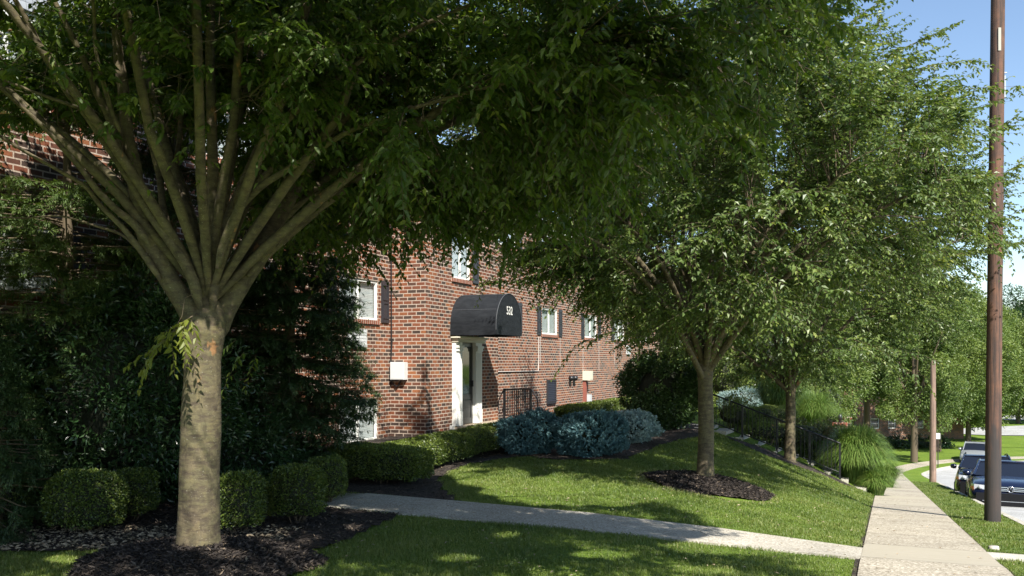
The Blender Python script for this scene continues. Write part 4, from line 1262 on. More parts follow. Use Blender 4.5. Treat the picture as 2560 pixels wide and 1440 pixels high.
# ------------------------------------------------------------------ conifers and big evergreens
def conifer(x, y, h, r, label, m='needle', nb=150, seed=3, zb=0.0, ntw=18, nn=26, nlen=0.035, nwid=0.008, droop=0.25, z0=0.1, name='spruce_tree', keepf=None, fray=0.35, taper=0.75):
    global rng
    rng = np.random.default_rng(seed)
    root = empty(name, (x, y, zb))
    tag(root, label, 'tree')
    tb = MB(); cb = MB()
    tb.tube([(0, 0, -0.1), (0.02, 0, h * 0.5), (0, 0.02, h)], [0.11, 0.07, 0.01], 10)
    z = z0 + (h - z0) * rng.uniform(0, 1, nb) ** 1.15
    a = rng.uniform(0, 2 * pi, nb)
    L = r * np.clip((1 - (z / h)) ** taper, 0.08, 1) * rng.uniform(1 - fray, 1.08, nb)
    hz = np.stack([np.cos(a), np.sin(a), np.zeros(nb)], 1)
    t = np.linspace(0, 1, 6)[None, :, None]
    base = np.stack([np.zeros(nb), np.zeros(nb), z], 1)
    rise = 0.18 * (z / h) + 0.02
    pts = base[:, None] + hz[:, None] * L[:, None, None] * t
    pts[..., 2] += (L[:, None] * (rise[:, None] * t[..., 0] - droop * t[..., 0] ** 2 + 0.12 * t[..., 0] ** 4))
    bk = np.ones(nb, bool)
    if keepf is not None:
        o3 = np.array([x, y, zb]); bk = keepf(pts[:, -1] + o3) & keepf(pts[:, 3] + o3)
    thin_tubes(tb, pts[bk], np.full(bk.sum(), 0.014), np.full(bk.sum(), 0.004), 0, 4)
    # side twigs lying in flat sprays
    tt = rng.uniform(0.25, 1.0, (nb, ntw))
    bp = base[:, None] + hz[:, None] * (L[:, None] * tt)[..., None]
    bp[..., 2] += L[:, None] * (rise[:, None] * tt - droop * tt ** 2 + 0.12 * tt ** 4)
    sd = np.stack([-np.sin(a), np.cos(a), np.zeros(nb)], 1)
    sg = np.where(rng.uniform(0, 1, (nb, ntw)) < 0.5, 1, -1)[..., None]
    td = unit(hz[:, None] * 0.9 + sd[:, None] * sg * 0.75 + rng.normal(0, 0.2, (nb, ntw, 3)) + np.array([0, 0, -1.0]) * rng.uniform(0.1, 1.1, (nb, ntw, 1)))
    tl = rng.uniform(0.15, 0.36, (nb, ntw)) * (1.15 - 0.4 * tt)
    bp = bp.reshape(-1, 3); td = td.reshape(-1, 3); tl = tl.ravel()
    if keepf is not None:
        ok = keepf(bp + np.array([x, y, zb])); bp, td, tl = bp[ok], td[ok], tl[ok]
    K = len(bp)
    s = rng.uniform(0, 1, (K, nn))
    pp = bp[:, None] + td[:, None] * (tl[:, None] * s)[..., None]
    ang = rng.uniform(0, 2 * pi, (K, nn))
    S = unit(np.cross(td, np.array([0, 0, 1.0]))); B = np.cross(S, td)
    rd = S[:, None] * np.cos(ang)[..., None] * 1.0 + B[:, None] * np.sin(ang)[..., None] * 0.9
    nd = unit(rd + td[:, None] * 0.85)
    rnd = np.clip(rng.uniform(0, .5, (K, 1)) + 0.45 * s, 0, 1)
    add_leaves(cb, pp.reshape(-1, 3), nd.reshape(-1, 3), np.repeat(B, nn, 0), rng.uniform(0.7, 1.2, K * nn) * nlen, np.full(K * nn, nwid), rnd.ravel(), 0, fold=0)
    tb.build('trunk', M['twig'], root)
    cb.build('crown', M[m], root)

conifer(-3.35, 13.5, 5.8, 2.0, 'dark drooping spruce right behind the big trunk, its branch tips against the brick wall', seed=5, nb=560, ntw=28, nn=22, nlen=0.06, nwid=0.016, z0=0.2, taper=0.5,
        keepf=lambda P: proj(P)[0] < np.interp(proj(P)[1], [500, 640, 740, 850, 930, 1000, 1060, 1120, 1180], [840, 865, 880, 880, 925, 945, 900, 850, 800]) + 14 * np.sin(proj(P)[1] / 9.0))
conifer(-4.75, 12.5, 7.6, 1.75, 'tall dark spruce directly behind the fan of limbs, against the brick wall', seed=12, nb=330, ntw=24, nn=20, nlen=0.06, nwid=0.017, z0=0.8, taper=0.35,
        keepf=lambda P: ~((proj(P)[0] < 275) & (proj(P)[1] > 290) & (proj(P)[1] < 700)))
conifer(-5.6, 11.3, 6.2, 1.9, 'pale green drooping spruce against the brick wall above the laurel', m='needle2', seed=6, nb=330, ntw=24, nn=26, nlen=0.055, nwid=0.014, z0=1.3, taper=0.5,
        keepf=lambda P: ~((np.hypot((proj(P)[0] - 140) / 135, (proj(P)[1] - 385) / 68) < 1)))
conifer(-5.15, 8.9, 2.0, 0.85, 'young spruce at the left edge with bristly lower branches', seed=8, nb=150, ntw=22, nn=30, nlen=0.036, nwid=0.008, z0=0.1)
def laurel(x, y, rad, label, n=26000, ll=0.085, lw=0.034, seed=4, m='laurel', name='laurel_shrub', ncl=90, crad=0.34, shell=0.55, zmin=0.05, cat='shrub', group=None, bias=0.0):
    global rng
    rng = np.random.default_rng(seed)
    z = float(HW(x, y))
    root = empty(name, (x, y, z)); tag(root, label, cat, group)
    mb = MB()
    c = (0, 0, rad[2])
    clumps(mb, c, rad, ncl, n, ll, lw, crad, shell=shell, zmin=zmin, bias=bias)
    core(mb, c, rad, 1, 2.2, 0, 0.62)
    mb.build('foliage', [M[m], M['inner']], root)
    sb = MB()
    for q in range(5):
        a = rng.uniform(0, 2 * pi)
        sb.tube([(0.1 * cos(a), 0.1 * sin(a), -0.05), (rad[0] * .45 * cos(a), rad[1] * .45 * sin(a), rad[2])], [0.03, 0.015], 6)
    sb.build('stem', M['twig'], root)
    return root
laurel(-4.75, 10.9, (1.35, 0.95, 1.32), 'tall broad leaved evergreen shrub filling the dark corner left of the trunk', 30000, seed=4)
laurel(-6.3, 10.4, (1.0, 0.9, 1.1), 'lower evergreen shrub at the left edge in front of the brick wall', 12000, seed=14)
laurel(-3.75, 11.9, (0.85, 0.7, 0.55), 'low dark evergreen under the drooping spruce', 9000, seed=15)
laurel(*[float(q) for q in at(1655, 1050, 23.6)[:2]], (0.98, 0.9, 0.98), 'large glossy holly at the far corner of the brick wing', 26000, 0.085, 0.05, seed=16, m='holly', name='holly_shrub', ncl=80, crad=0.27, shell=0.7)

# ------------------------------------------------------------------ brick apartment house
rng = np.random.default_rng(77)
def glass_mat():
    m = bpy.data.materials.new('clear_glass'); m.use_nodes = True
    t = m.node_tree; t.nodes.clear()
    o = t.nodes.new('ShaderNodeOutputMaterial'); mx = t.nodes.new('ShaderNodeMixShader')
    tr = t.nodes.new('ShaderNodeBsdfTransparent'); gl = t.nodes.new('ShaderNodeBsdfGlossy'); fr = t.nodes.new('ShaderNodeLayerWeight'); pw = t.nodes.new('ShaderNodeMath'); pw.operation = 'POWER'; pw.inputs[1].default_value = 2.5
    tr.inputs[0].default_value = (0.93, 0.96, 0.95, 1); gl.inputs['Roughness'].default_value = 0.03
    fr.inputs[0].default_value = 0.5
    t.links.new(fr.outputs[1], pw.inputs[0]); t.links.new(pw.outputs[0], mx.inputs[0]); t.links.new(tr.outputs[0], mx.inputs[1]); t.links.new(gl.outputs[0], mx.inputs[2])
    t.links.new(mx.outputs[0], o.inputs[0])
    return m
M['glass'] = glass_mat()
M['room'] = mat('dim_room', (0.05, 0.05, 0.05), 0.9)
M['lime'] = mat('lime_streak', (0.50, 0.45, 0.41), 0.9)

def wall_x(mb, x, a0, a1, z0, z1, holes, depth=0.11, mi=0, sgn=1):
    """wall facing +x (sgn 1) spanning y a0..a1, with rectangular openings and reveals"""
    ys = sorted({a0, a1, *[h[0] for h in holes], *[h[1] for h in holes]})
    zs = sorted({z0, z1, *[h[2] for h in holes], *[h[3] for h in holes]})
    V = []; Fq = []
    for i in range(len(ys) - 1):
        for j in range(len(zs) - 1):
            cy = (ys[i] + ys[i + 1]) / 2; cz = (zs[j] + zs[j + 1]) / 2
            if any(h[0] < cy < h[1] and h[2] < cz < h[3] for h in holes): continue
            k = len(V)
            V += [(x, ys[i], zs[j]), (x, ys[i + 1], zs[j]), (x, ys[i + 1], zs[j + 1]), (x, ys[i], zs[j + 1])]
            Fq.append((k, k + 1, k + 2, k + 3))
    for h in holes:
        y0, y1, b, t = h[:4]; d = x - depth
        for q in ([(x, y0, b), (d, y0, b), (d, y1, b), (x, y1, b)], [(x, y0, t), (x, y1, t), (d, y1, t), (d, y0, t)],
                  [(x, y0, b), (x, y0, t), (d, y0, t), (d, y0, b)], [(x, y1, b), (d, y1, b), (d, y1, t), (x, y1, t)]):
            k = len(V); V += q; Fq.append((k, k + 1, k + 2, k + 3))
    mb.add(V, Fq, mi)

bld = empty('apartment_building', (*[float(a) for a in W(-10.71, 18.46)], 0)); bld.rotation_euler = ROTS
tag(bld, 'long red brick apartment building with black shutters and an arched black awning over its door', 'building')

wallmb = MB()
cols = [(-15.0, 1.5), (-10.0, 1.5), (-5.55, 1.55), (-1.37, 1.58), (7.05, 1.5), (10.9, 1.55), (15.65, 1.6), (19.8, 1.6), (24.0, 1.6)]
rows = [(2.70, 3.60), (5.30, 6.14)]
hA, hM = [], []
for c, w in cols:
    for b, t in rows:
        (hA if c < 0 else hM).append((c - w / 2, c + w / 2, b, t))
for c, w in cols[:4]:
    hA.append((c - w / 2, c + w / 2, -0.02, 0.92))
wall_x(wallmb, 0, -18, 0, -1.5, 6.3, hA)
wall_x(wallmb, 0, 4.2, 27.5, -1.5, 6.3, hM)
bayh = [(1.745, 2.535, 0.181, 2.24), (1.36, 2.42, 3.82, 4.95)]
wall_x(wallmb, 0.93, 0, 4.2, -1.5, 6.3, bayh, 0.16)
wallmb.add([(0, 0, -1.5), (0.93, 0, -1.5), (0.93, 0, 6.3), (0, 0, 6.3)], [(0, 1, 2, 3)])
wallmb.add([(0, 4.2, -1.5), (0.93, 4.2, -1.5), (0.93, 4.2, 6.3), (0, 4.2, 6.3)], [(3, 2, 1, 0)])
wallmb.add([(0, 27.5, -1.5), (-9, 27.5, -1.5), (-9, 27.5, 6.3), (0, 27.5, 6.3)], [(0, 1, 2, 3)])
wallmb.add([(0, -18, -1.5), (-9, -18, -1.5), (-9, -18, 6.3), (0, -18, 6.3)], [(3, 2, 1, 0)])
wallmb.add([(-9, -18, -1.5), (-9, 27.5, -1.5), (-9, 27.5, 6.3), (-9, -18, 6.3)], [(3, 2, 1, 0)])
wallmb.build('wall', M['brick'], bld)
mb = MB()
for (a, b, x) in ((-18.06, -0.001, 0.0), (0.0, 4.2, 0.93), (4.201, 27.56, 0.0)):
    mb.box(-0.3, x + 0.07, a, b, 6.302, 6.46)
mb.build('cornice', M['white'], bld)
mb = MB()
for (a, b, x) in ((-18.1, -0.06, 0.0), (-0.06, 4.26, 0.93), (4.26, 27.6, 0.0)):
    V = [(x + 0.12, a, 6.462), (x + 0.12, b, 6.462), (x - 0.06, b, 7.02), (x - 0.06, a, 7.02), (-9.1, a, 7.02), (-9.1, b, 7.02), (-9.1, a, 6.462), (-9.1, b, 6.462)]
    mb.add(V, [(0, 1, 2, 3), (3, 2, 5, 4), (4, 5, 7, 6), (0, 6, 7, 1)])
    mb.add(V, [(0, 3, 4, 6), (1, 7, 5, 2)])
mb.build('roof', M['shingle'], bld)

def window(y0, y1, z0, z1, x=0.0, rec=0.075, shut=True, blindf=0.95, sw=0.34, shl=True):
    f = MB(); t = 0.055
    xf = x - rec
    f.box(xf, xf + 0.05, y0, y0 + t, z0, z1); f.box(xf, xf + 0.05, y1 - t, y1, z0, z1)
    f.box(xf, xf + 0.05, y0 + t, y1 - t, z0, z0 + t); f.box(xf, xf + 0.05, y0 + t, y1 - t, z1 - t, z1)
    m = (y0 + y1) / 2
    f.box(xf + 0.005, xf + 0.045, m - 0.025, m + 0.025, z0 + t, z1 - t)
    fo = f.build('window', M['white'], bld)
    g = MB(); g.add([(xf + 0.02, y0 + t, z0 + t), (xf + 0.02, y1 - t, z0 + t), (xf + 0.02, y1 - t, z1 - t), (xf + 0.02, y0 + t, z1 - t)], [(0, 1, 2, 3)])
    g.build('pane', M['glass'], fo)
    b = MB(); zb = z1 - (z1 - z0) * blindf
    b.box(xf - 0.05, xf - 0.04, y0 + 0.02, y1 - 0.02, zb, z1 - 0.01)
    b.build('blind', M['blind'], fo)
    r = MB(); r.add([(xf - 0.25, y0, z0), (xf - 0.25, y1, z0), (xf - 0.25, y1, z1), (xf - 0.25, y0, z1)], [(0, 1, 2, 3)])
    for q in ([(xf, y0, z0), (xf - .25, y0, z0), (xf - .25, y0, z1), (xf, y0, z1)], [(xf, y1, z0), (xf - .25, y1, z0), (xf - .25, y1, z1), (xf, y1, z1)],
              [(xf, y0, z1), (xf - .25, y0, z1), (xf - .25, y1, z1), (xf, y1, z1)], [(xf, y0, z0), (xf - .25, y0, z0), (xf - .25, y1, z0), (xf, y1, z0)]):
        r.add(q, [(0, 1, 2, 3)])
    r.build('room_niche', M['room'], fo)
    s = MB(); s.box(x - 0.06, x + 0.035, y0 - 0.04, y1 + 0.04, z0 - 0.095, z0 - 0.003)
    s.build('sill', M['soldier'], fo)
    if shut:
        for a in ([y0 - 0.13 - sw] if shl else []) + [y1 + 0.13]:
            h = MB(); h.box(x + 0.003, x + 0.028, a, a + sw, z0 - 0.04, z1 + 0.03)
            H2 = z1 - z0
            for (p, q) in ((0.06, 0.47), (0.53, 0.94)):
                zz0 = z0 + H2 * p; zz1 = z0 + H2 * q
                e = 0.028
                h.box(x + 0.028, x + 0.042, a + 0.05, a + sw - 0.05, zz1 - e, zz1); h.box(x + 0.028, x + 0.042, a + 0.05, a + sw - 0.05, zz0, zz0 + e)
                h.box(x + 0.028, x + 0.042, a + 0.05, a + 0.05 + e, zz0 + e, zz1 - e); h.box(x + 0.028, x + 0.042, a + sw - 0.05 - e, a + sw - 0.05, zz0 + e, zz1 - e)
            h.build('shutter', M['shutter'], bld)
for c, w in cols:
    for b, t in rows: window(c - w / 2, c + w / 2, b, t, shl=(abs(c - 7.05) > 0.1))
for c, w in cols[:4]: window(c - w / 2, c + w / 2, -0.02, 0.92, shut=False)
window(1.36, 2.42, 3.82, 4.95, x=0.93, shl=False)

# air conditioner sleeves
for (a, b, z0, z1) in ((-1.9, -1.15, 2.08, 2.48), (20.9, 21.5, 2.1, 2.5)):
    mb = MB(); mb.box(0.003, 0.06, a, b, z0, z1)
    for i in range(5): mb.box(0.06, 0.066, a + 0.03, b - 0.03, z0 + 0.05 + i * 0.07, z0 + 0.08 + i * 0.07)
    mb.build('air_conditioner_cover', M['grey'], bld)
# louvre, boxes, meters, conduits
mb = MB(); y0, y1 = 10.55, 11.45
mb.box(0.003, 0.05, y0, y0 + 0.07, 0.30, 1.14); mb.box(0.003, 0.05, y1 - 0.07, y1, 0.30, 1.14); mb.box(0.003, 0.05, y0 + .07, y1 - .07, 1.07, 1.14); mb.box(0.003, 0.06, y0 + .07, y1 - .07, 0.30, 0.37)
for i in range(11):
    z = 0.39 + i * 0.062
    mb.add([(0.045, y0 + .07, z), (0.045, y1 - .07, z), (0.012, y1 - .07, z + 0.055), (0.012, y0 + .07, z + 0.055)], [(0, 1, 2, 3)])
mb.build('louvre_vent', M['shutter'], bld)
mb = MB(); mb.box(0.003, 0.30, 14.55, 14.95, 1.05, 1.41); mb.box(0.30, 0.305, 14.58, 14.92, 1.08, 1.38); mb.build('utility_box', M['cream'], bld)
mb = MB(); mb.box(0.003, 0.12, 14.60, 14.74, -0.1, 1.05); mb.build('conduit', M['rust'], bld)
mb = MB(); mb.box(0.003, 0.16, 14.95, 15.25, 0.14, 0.48); mb.tube([(0.08, 15.1, 0.14), (0.08, 15.1, -0.1)], 0.035, 8); mb.build('meter_box', M['grey'], bld)
for yy in (13.0, 13.45):
    mb = MB(); mb.lathe([(0.0, 0.003), (0.1, 0.003), (0.1, 0.09), (0.07, 0.16), (0, 0.17)], (0, yy, 1.15), 12, axis='x'); mb.box(0.003, 0.05, yy - 0.08, yy + 0.08, 0.92, 1.1)
    mb.build('meter', M['blackmetal'], bld)
mb = MB(); mb.tube([(0.02, 4.3, 1.44), (0.02, 6, 1.46), (0.02, 9.7, 1.45), (0.02, 9.75, 1.8), (0.02, 9.75, 2.6)], 0.016, 6)
mb.tube([(0.02, 4.32, 1.44), (0.02, 4.32, 0.0)], 0.012, 6)
mb.build('cable', M['lime'], bld)
mb = MB()
for yy, zz in ((9.95, 2.05), (11.95, 1.9), (14.6, 1.75), (16.7, 1.75), (19.0, 2.0)):
    mb.box(0.001, 0.0035, yy, yy + 0.035, zz - 0.35, 2.62)
mb.build('lime_streak', M['lime'], bld)
# box and wires on the return of the entrance bay
mb = MB(); mb.box(0.07, 0.45, -0.15, -0.003, 1.34, 1.75); mb.box(0.085, 0.42, -0.156, -0.15, 1.355, 1.735); mb.build('utility_box', M['grey'], bld)
mb = MB(); mb.tube([(0.03, -0.03, 6.2), (0.03, -0.03, 4), (0.035, -0.03, 2.2), (0.02, -0.03, 1.7), (0.05, -0.04, 1.25), (0.2, -0.05, 1.17), (0.3, -0.04, 1.3)], 0.016, 6)
mb.tube([(0.06, -0.02, 2.3), (0.01, -0.03, 1.6), (0.04, -0.03, 1.3), (0.16, -0.04, 1.12), (0.28, -0.03, 1.34)], 0.009, 6)
mb.build('cable', M['blackmetal'], bld)
mb = MB(); mb.lathe([(0, -0.05), (0.05, -0.05), (0.06, 0.03), (0, 0.05)], (1.0, 3.1, 2.28), 10); mb.build('wall_lamp', M['white'], bld)

# door with surround
X0 = 0.93
DR = X0 + 0.055
mb = MB(); mb.box(DR - 0.11, DR - 0.06, 1.745, 2.535, 0.19, 2.235)
mb.box(DR - 0.06, DR - 0.045, 1.745, 1.84, 0.19, 2.235); mb.box(DR - 0.06, DR - 0.045, 2.44, 2.535, 0.19, 2.235)
mb.box(DR - 0.06, DR - 0.045, 1.84, 2.44, 2.13, 2.235); mb.box(DR - 0.06, DR - 0.045, 1.84, 2.44, 0.19, 0.33); mb.box(DR - 0.06, DR - 0.045, 1.84, 2.44, 0.80, 0.92)
for z0, z1 in ((0.38, 0.56), (0.60, 0.76)):
    mb.box(DR - 0.06, DR - 0.048, 1.9, 2.38, z0, z1)
door = mb.build('door', M['doorp'], bld)
mb = MB(); mb.box(DR - 0.059, DR - 0.052, 1.86, 2.42, 0.94, 2.12); mb.build('door_glass', M['dglass'], door)
mb = MB(); mb.box(DR - 0.045, DR + 0.0, 2.455, 2.49, 1.12, 1.28); mb.lathe([(0, 0), (0.03, 0.0), (0.035, 0.03), (0, 0.05)], (DR - 0.045, 1.80, 1.15), 8, axis='x'); mb.build('door_handle', M['blackmetal'], door)
mb = MB()
for a, b in ((1.36, 1.74), (2.54, 2.92)):
    mb.box(X0 + 0.003, X0 + 0.10, a, b, 0.18, 2.24)
    mb.box(X0 + 0.10, X0 + 0.13, a + 0.03, b - 0.03, 0.18, 0.52)
    for k in range(4):
        mb.box(X0 + 0.10, X0 + 0.115, a + 0.06 + k * 0.075, a + 0.095 + k * 0.075, 0.56, 1.98)
    mb.box(X0 + 0.10, X0 + 0.14, a + 0.02, b - 0.02, 2.02, 2.10); mb.box(X0 + 0.10, X0 + 0.16, a, b, 2.10, 2.16)
mb.build('door_surround', M['white'], bld)
mb = MB(); mb.box(X0 + 0.003, X0 + 0.18, 1.34, 2.94, 2.242, 2.34); mb.box(X0 + 0.003, X0 + 0.26, 1.28, 3.0, 2.34, 2.38)
mb.add([(X0 + .18, 1.34, 2.30), (X0 + .26, 1.28, 2.345), (X0 + .26, 3.0, 2.345), (X0 + .18, 2.94, 2.30)], [(0, 1, 2, 3)])
mb.build('door_cornice', M['cream'], bld)
# landing and steps
mb = MB(); mb.box(X0 + 0.003, X0 + 1.35, 1.3, 5.2, -0.2, 0.165); mb.box(0.003, X0 + 0.003, 4.21, 5.2, -0.2, 0.165)
mb.box(X0 + 1.35, X0 + 1.65, 1.5, 5.0, -0.2, 0.02)
mb.build('entrance_step', M['stone'], bld)
mb = MB(); mb.box(X0 + 0.003, X0 + 0.10, 1.22, 1.298, -0.1, 0.20); mb.build('step_edge', M['white'], bld)

# barrel awning
aw = MB()
ya, yb, xa, xb, zsq, rr_ = 1.25, 2.93, X0 + 0.004, X0 + 1.22, 2.62, 0.82
yc = (ya + yb) / 2; half = (yb - ya) / 2
n = 22
prof = [(ya, 2.41), (ya + 0.0, 2.52)] + [(yc - half * cos(a), zsq + rr_ * sin(a)) for a in np.linspace(0, pi, n)] + [(yb, 2.52), (yb, 2.41)]
prof = np.array(prof); k = len(prof)
nx = 8
V = []
for i in range(nx):
    t = i / (nx - 1)
    for j, (y, z) in enumerate(prof):
        sag = 0.012 * sin(t * pi * 3 + j * 0.5)
        dz = -0.018 * sin(t * pi) if j in (0, k - 1) else 0
        V.append((xa + (xb - xa) * t, y + (sag if j in (0, k - 1) else 0) , z + dz))
q = np.arange(nx - 1)[:, None] * k; j = np.arange(k - 1)[None]
aw.add(V, np.stack([q + j, q + j + 1, q + k + j + 1, q + k + j], -1).reshape(-1, 4), 0, smooth=False)
ep = [(xb, y, z) for y, z in prof]
aw.add(ep + [(xb, yc, 2.8)], [(i, i + 1, k) for i in range(k - 1)] + [(k - 1, 0, k)], 0)
for t in (0.16, 0.40):
    a = pi * t
    for sgn in (0, 1):
        aa = a if not sgn else pi - a
        y, z = yc - (half + 0.004) * cos(aa), zsq + (rr_ + 0.004) * sin(aa)
        aw.tube([(xa + 0.05, y, z), (xb - 0.03, y, z)], 0.006, 5, 1)
aw.tube([(xb + 0.002, y, z) for y, z in prof[1:-1]], 0.009, 5, 1)
awn = aw.build('awning', [M['canvas'], M['seam']], bld)
fc = bpy.data.curves.new('lettering', 'FONT'); fc.body = '532'; fc.size = 0.29; fc.extrude = 0.002; fc.align_x = 'CENTER'; fc.space_character = 1.05; fc.offset = 0.003
fo = bpy.data.objects.new('lettering_source', fc); COL.objects.link(fo)
dg = bpy.context.evaluated_depsgraph_get()
fme = bpy.data.meshes.new_from_object(fo.evaluated_get(dg))
bpy.data.objects.remove(fo)
fo = bpy.data.objects.new('lettering', fme); COL.objects.link(fo); fme.materials.clear(); fme.materials.append(M['white'])
fo.parent = awn; fo.location = (xb + 0.006, yc, 2.92); fo.rotation_euler = (pi / 2, 0, pi / 2); fo.scale = (0.85, 1.0, 1)

# railing on the entrance landing
rl = empty('entrance_railing', (*[float(a) for a in W(-9.3, 22.9)], 0.165)); rl.rotation_euler = ROTS
tag(rl, 'short black iron railing with close upright bars at the entrance step, above the blue spruces', 'railing')
mb = MB()
mb.tube([(-0.40, 0, 0.83), (0.40, 0, 0.85)], 0.024, 8); mb.tube([(-0.40, 0, 0.10), (0.40, 0, 0.10)], 0.016, 6)
mb.tube([(-0.40, 0, 0.83), (-0.47, 0, 0.72), (-0.56, 0, 0.52), (-0.58, 0, 0.3), (-0.52, 0, 0.16), (-0.44, 0, 0.2), (-0.42, 0, 0.35)], 0.017, 7)
mb.tube([(0.40, 0, 0.85), (0.58, 0, 0.58), (0.60, 0, 0.4), (0.56, 0, 0.25)], 0.018, 7)
mb.build('handrail', M['blackmetal'], rl)
for xq in (-0.40, 0.40):
    mb = MB(); mb.box(xq - 0.022, xq + 0.022, -0.022, 0.022, 0, 0.85); mb.build('post', M['blackmetal'], rl)
mb = MB()
for i in range(14):
    xq = -0.36 + i * 0.72 / 13; mb.box(xq - 0.012, xq + 0.012, -0.010, 0.010, 0.1, 0.84)
mb.build('balusters', M['blackmetal'], rl)

# ------------------------------------------------------------------ street steps with railing
st = empty('street_steps', (*[float(a) for a in W(-0.3, 23.9)], 0)); st.rotation_euler = ROTS
tag(st, 'pale concrete steps climbing the bank beside the black railing', 'steps')
mb = MB()
zt = lambda v: float(np.interp(v, [-4.2, -0.4], [0.02, -1.42]))
nst = 9
for i in range(nst):
    v1 = -0.4 - (3.8 / nst) * i; v0 = v1 - 3.8 / nst
    z = -1.50 + (1.44 / nst) * (i + 1)
    mb.box(v0 + 0.3, v1 + 0.3, -0.33, 1.1, z - 0.6, z)
mb.box(-4.6, -3.9, -0.33, 1.1, -0.4, 0.03)
mb.build('treads', M['curb'], st)
mb = MB()
for i in range(1, nst):
    v1 = -0.4 - (3.8 / nst) * i
    z = -1.42 + (1.44 / nst) * (i + 1)
    mb.box(v1 + 0.3 - 0.42, v1 + 0.32, -0.40, -0.33, z - 0.6, z - 0.04)
mb.build('cheek_wall', M['curb'], st)

sr = empty('stair_railing', (*[float(a) for a in W(-0.75, 23.55)], -1.2)); sr.rotation_euler = ROTS
tag(sr, 'long sloping black railing with thin bars beside the street steps', 'railing')
va, vb = -0.25, -3.45
zf = lambda v: (0.10 - v) * 0.375 + 0.02
top = lambda v: zf(v) + 0.80 if v < 0.0 else zf(v) + 0.80
mb = MB(); mb.tube([(v, 0, top(v)) for v in np.linspace(va, vb, 8)], 0.022, 8)
mb.tube([(v, 0, zf(v) + 0.08) for v in np.linspace(va, vb, 8)], 0.014, 6); mb.build('handrail', M['blackmetal'], sr)
for v in (va, -0.95, -1.75, -2.6, vb):
    mb = MB(); mb.box(v - 0.022, v + 0.022, -0.022, 0.022, zf(v) - 0.25, top(v)); mb.build('post', M['blackmetal'], sr)
mb = MB()
for v in np.linspace(va - 0.1, vb + 0.1, 34):
    mb.box(v - 0.006, v + 0.006, -0.006, 0.006, zf(v) + 0.08, top(v))
mb.build('balusters', M['blackmetal'], sr)

# ------------------------------------------------------------------ planting beyond the steps
def reed(px, Y, h, r, label, n=1500, seed=1, z=None, wid=0.012, group='tall ornamental grasses beyond the steps'):
    global rng
    rng = np.random.default_rng(seed)
    x = (px - 1280) / F * Y
    z = float(HW(x, Y)) if z is None else z
    root = tag(empty('ornamental_grass', (x, Y, z)), label, 'plant', group)
    a = rng.uniform(0, 2 * pi, n); rr = r * 0.3 * np.sqrt(rng.uniform(0, 1, n))
    base = np.stack([np.cos(a) * rr, np.sin(a) * rr, np.full(n, -0.05)], 1)
    a2 = a + rng.normal(0, 0.5, n)
    out = np.stack([np.cos(a2), np.sin(a2), np.zeros(n)], 1)
    sp = rng.uniform(0.05, 1, n) ** 0.8 * r * 1.0
    hh = h * rng.uniform(0.75, 1.05, n) * (1 - 0.25 * (sp / r) ** 2)
    m = 8; t = np.linspace(0, 1, m)[None, :, None]
    P = base[:, None] + out[:, None] * (sp[:, None, None] * (0.30 * t + 0.55 * t ** 2))
    P[..., 2] += hh[:, None] * ((1 - (1 - t[..., 0]) ** 1.7) - (0.42 * (sp[:, None] / r) ** 2 + 0.05) * t[..., 0] ** 3.5)
    sd = np.stack([-np.sin(a2), np.cos(a2), np.zeros(n)], 1)
    wd = wid * (1 - t ** 3) * rng.uniform(.7, 1.3, (n, 1, 1)) + 0.0015
    L = P + sd[:, None] * wd / 2; R = P - sd[:, None] * wd / 2
    V = np.concatenate([L, R], 1).reshape(-1, 3)
    i = np.arange(n)[:, None, None] * 2 * m; j = np.arange(m - 1)[None, :, None]
    Fq = (i + j + np.array([0, 1, m + 1, m])).reshape(-1, 4)
    mb = MB(); mb.add(V, Fq, 0, np.repeat(rng.uniform(0, 1, n), m - 1))
    mb.build('blades', M['mgrass'], root)
reed(2140, 23.0, 1.68, 1.05, 'huge round clump of ornamental grass beside the sidewalk at the foot of the steps', 6500, 31, wid=0.018)
reed(2190, 22.3, 0.8, 0.55, 'short grass tuft spilling onto the sidewalk in front of the huge grass clump', 2200, 32, wid=0.014)
reed(2085, 25.6, 1.35, 0.7, 'grass clump showing behind the left side of the huge grass clump', 1800, 33)
reed(2212, 28.5, 1.0, 0.8, 'yellow green grass patch by the sidewalk beyond the huge clump', 1500, 34)
reed(1945, 28.5, 1.75, 1.15, 'tall pale ornamental grass standing behind the trunk on the slope', 3600, 35, z=-0.1)
reed(2035, 29.5, 1.45, 1.0, 'bright ornamental grass right of the trunk on the slope', 2600, 36, z=-0.5)
boxwood(8.0, 27.3, (0.62, 0.8, 0.42), 'clipped yellow green hedge block seen through the stair railing', 9000, 4.0, -TH, leafm='farleaf', ll=0.035, lw=0.022, name='clipped_hedge', bias=0.5, cat='hedge')
boxwood(7.15, 26.0, (0.5, 0.6, 0.36), 'dark clipped hedge block just behind the upper stair railing', 7000, 4.0, -TH, ll=0.035, lw=0.022, name='clipped_hedge', bias=0.1, cat='hedge')
laurel(8.0, 24.9, (0.95, 0.6, 0.50), 'reddish leaved shrub behind the middle of the stair railing', 8000, 0.05, 0.03, seed=41, m='red', name='red_tipped_shrub', ncl=40, crad=0.2, shell=.7)
laurel(8.95, 25.4, (0.75, 0.7, 0.62), 'red tipped shrub between the slope trunk and the huge grass clump', 9000, 0.05, 0.03, seed=42, m='red', name='red_tipped_shrub', ncl=40, crad=0.2, shell=.7)
laurel(6.2, 25.2, (0.6, 0.5, 0.42), 'dark low shrub behind the top of the stair railing', 5000, 0.045, 0.028, seed=43, m='farleaf', name='low_shrub', ncl=30, crad=0.2, shell=.7)
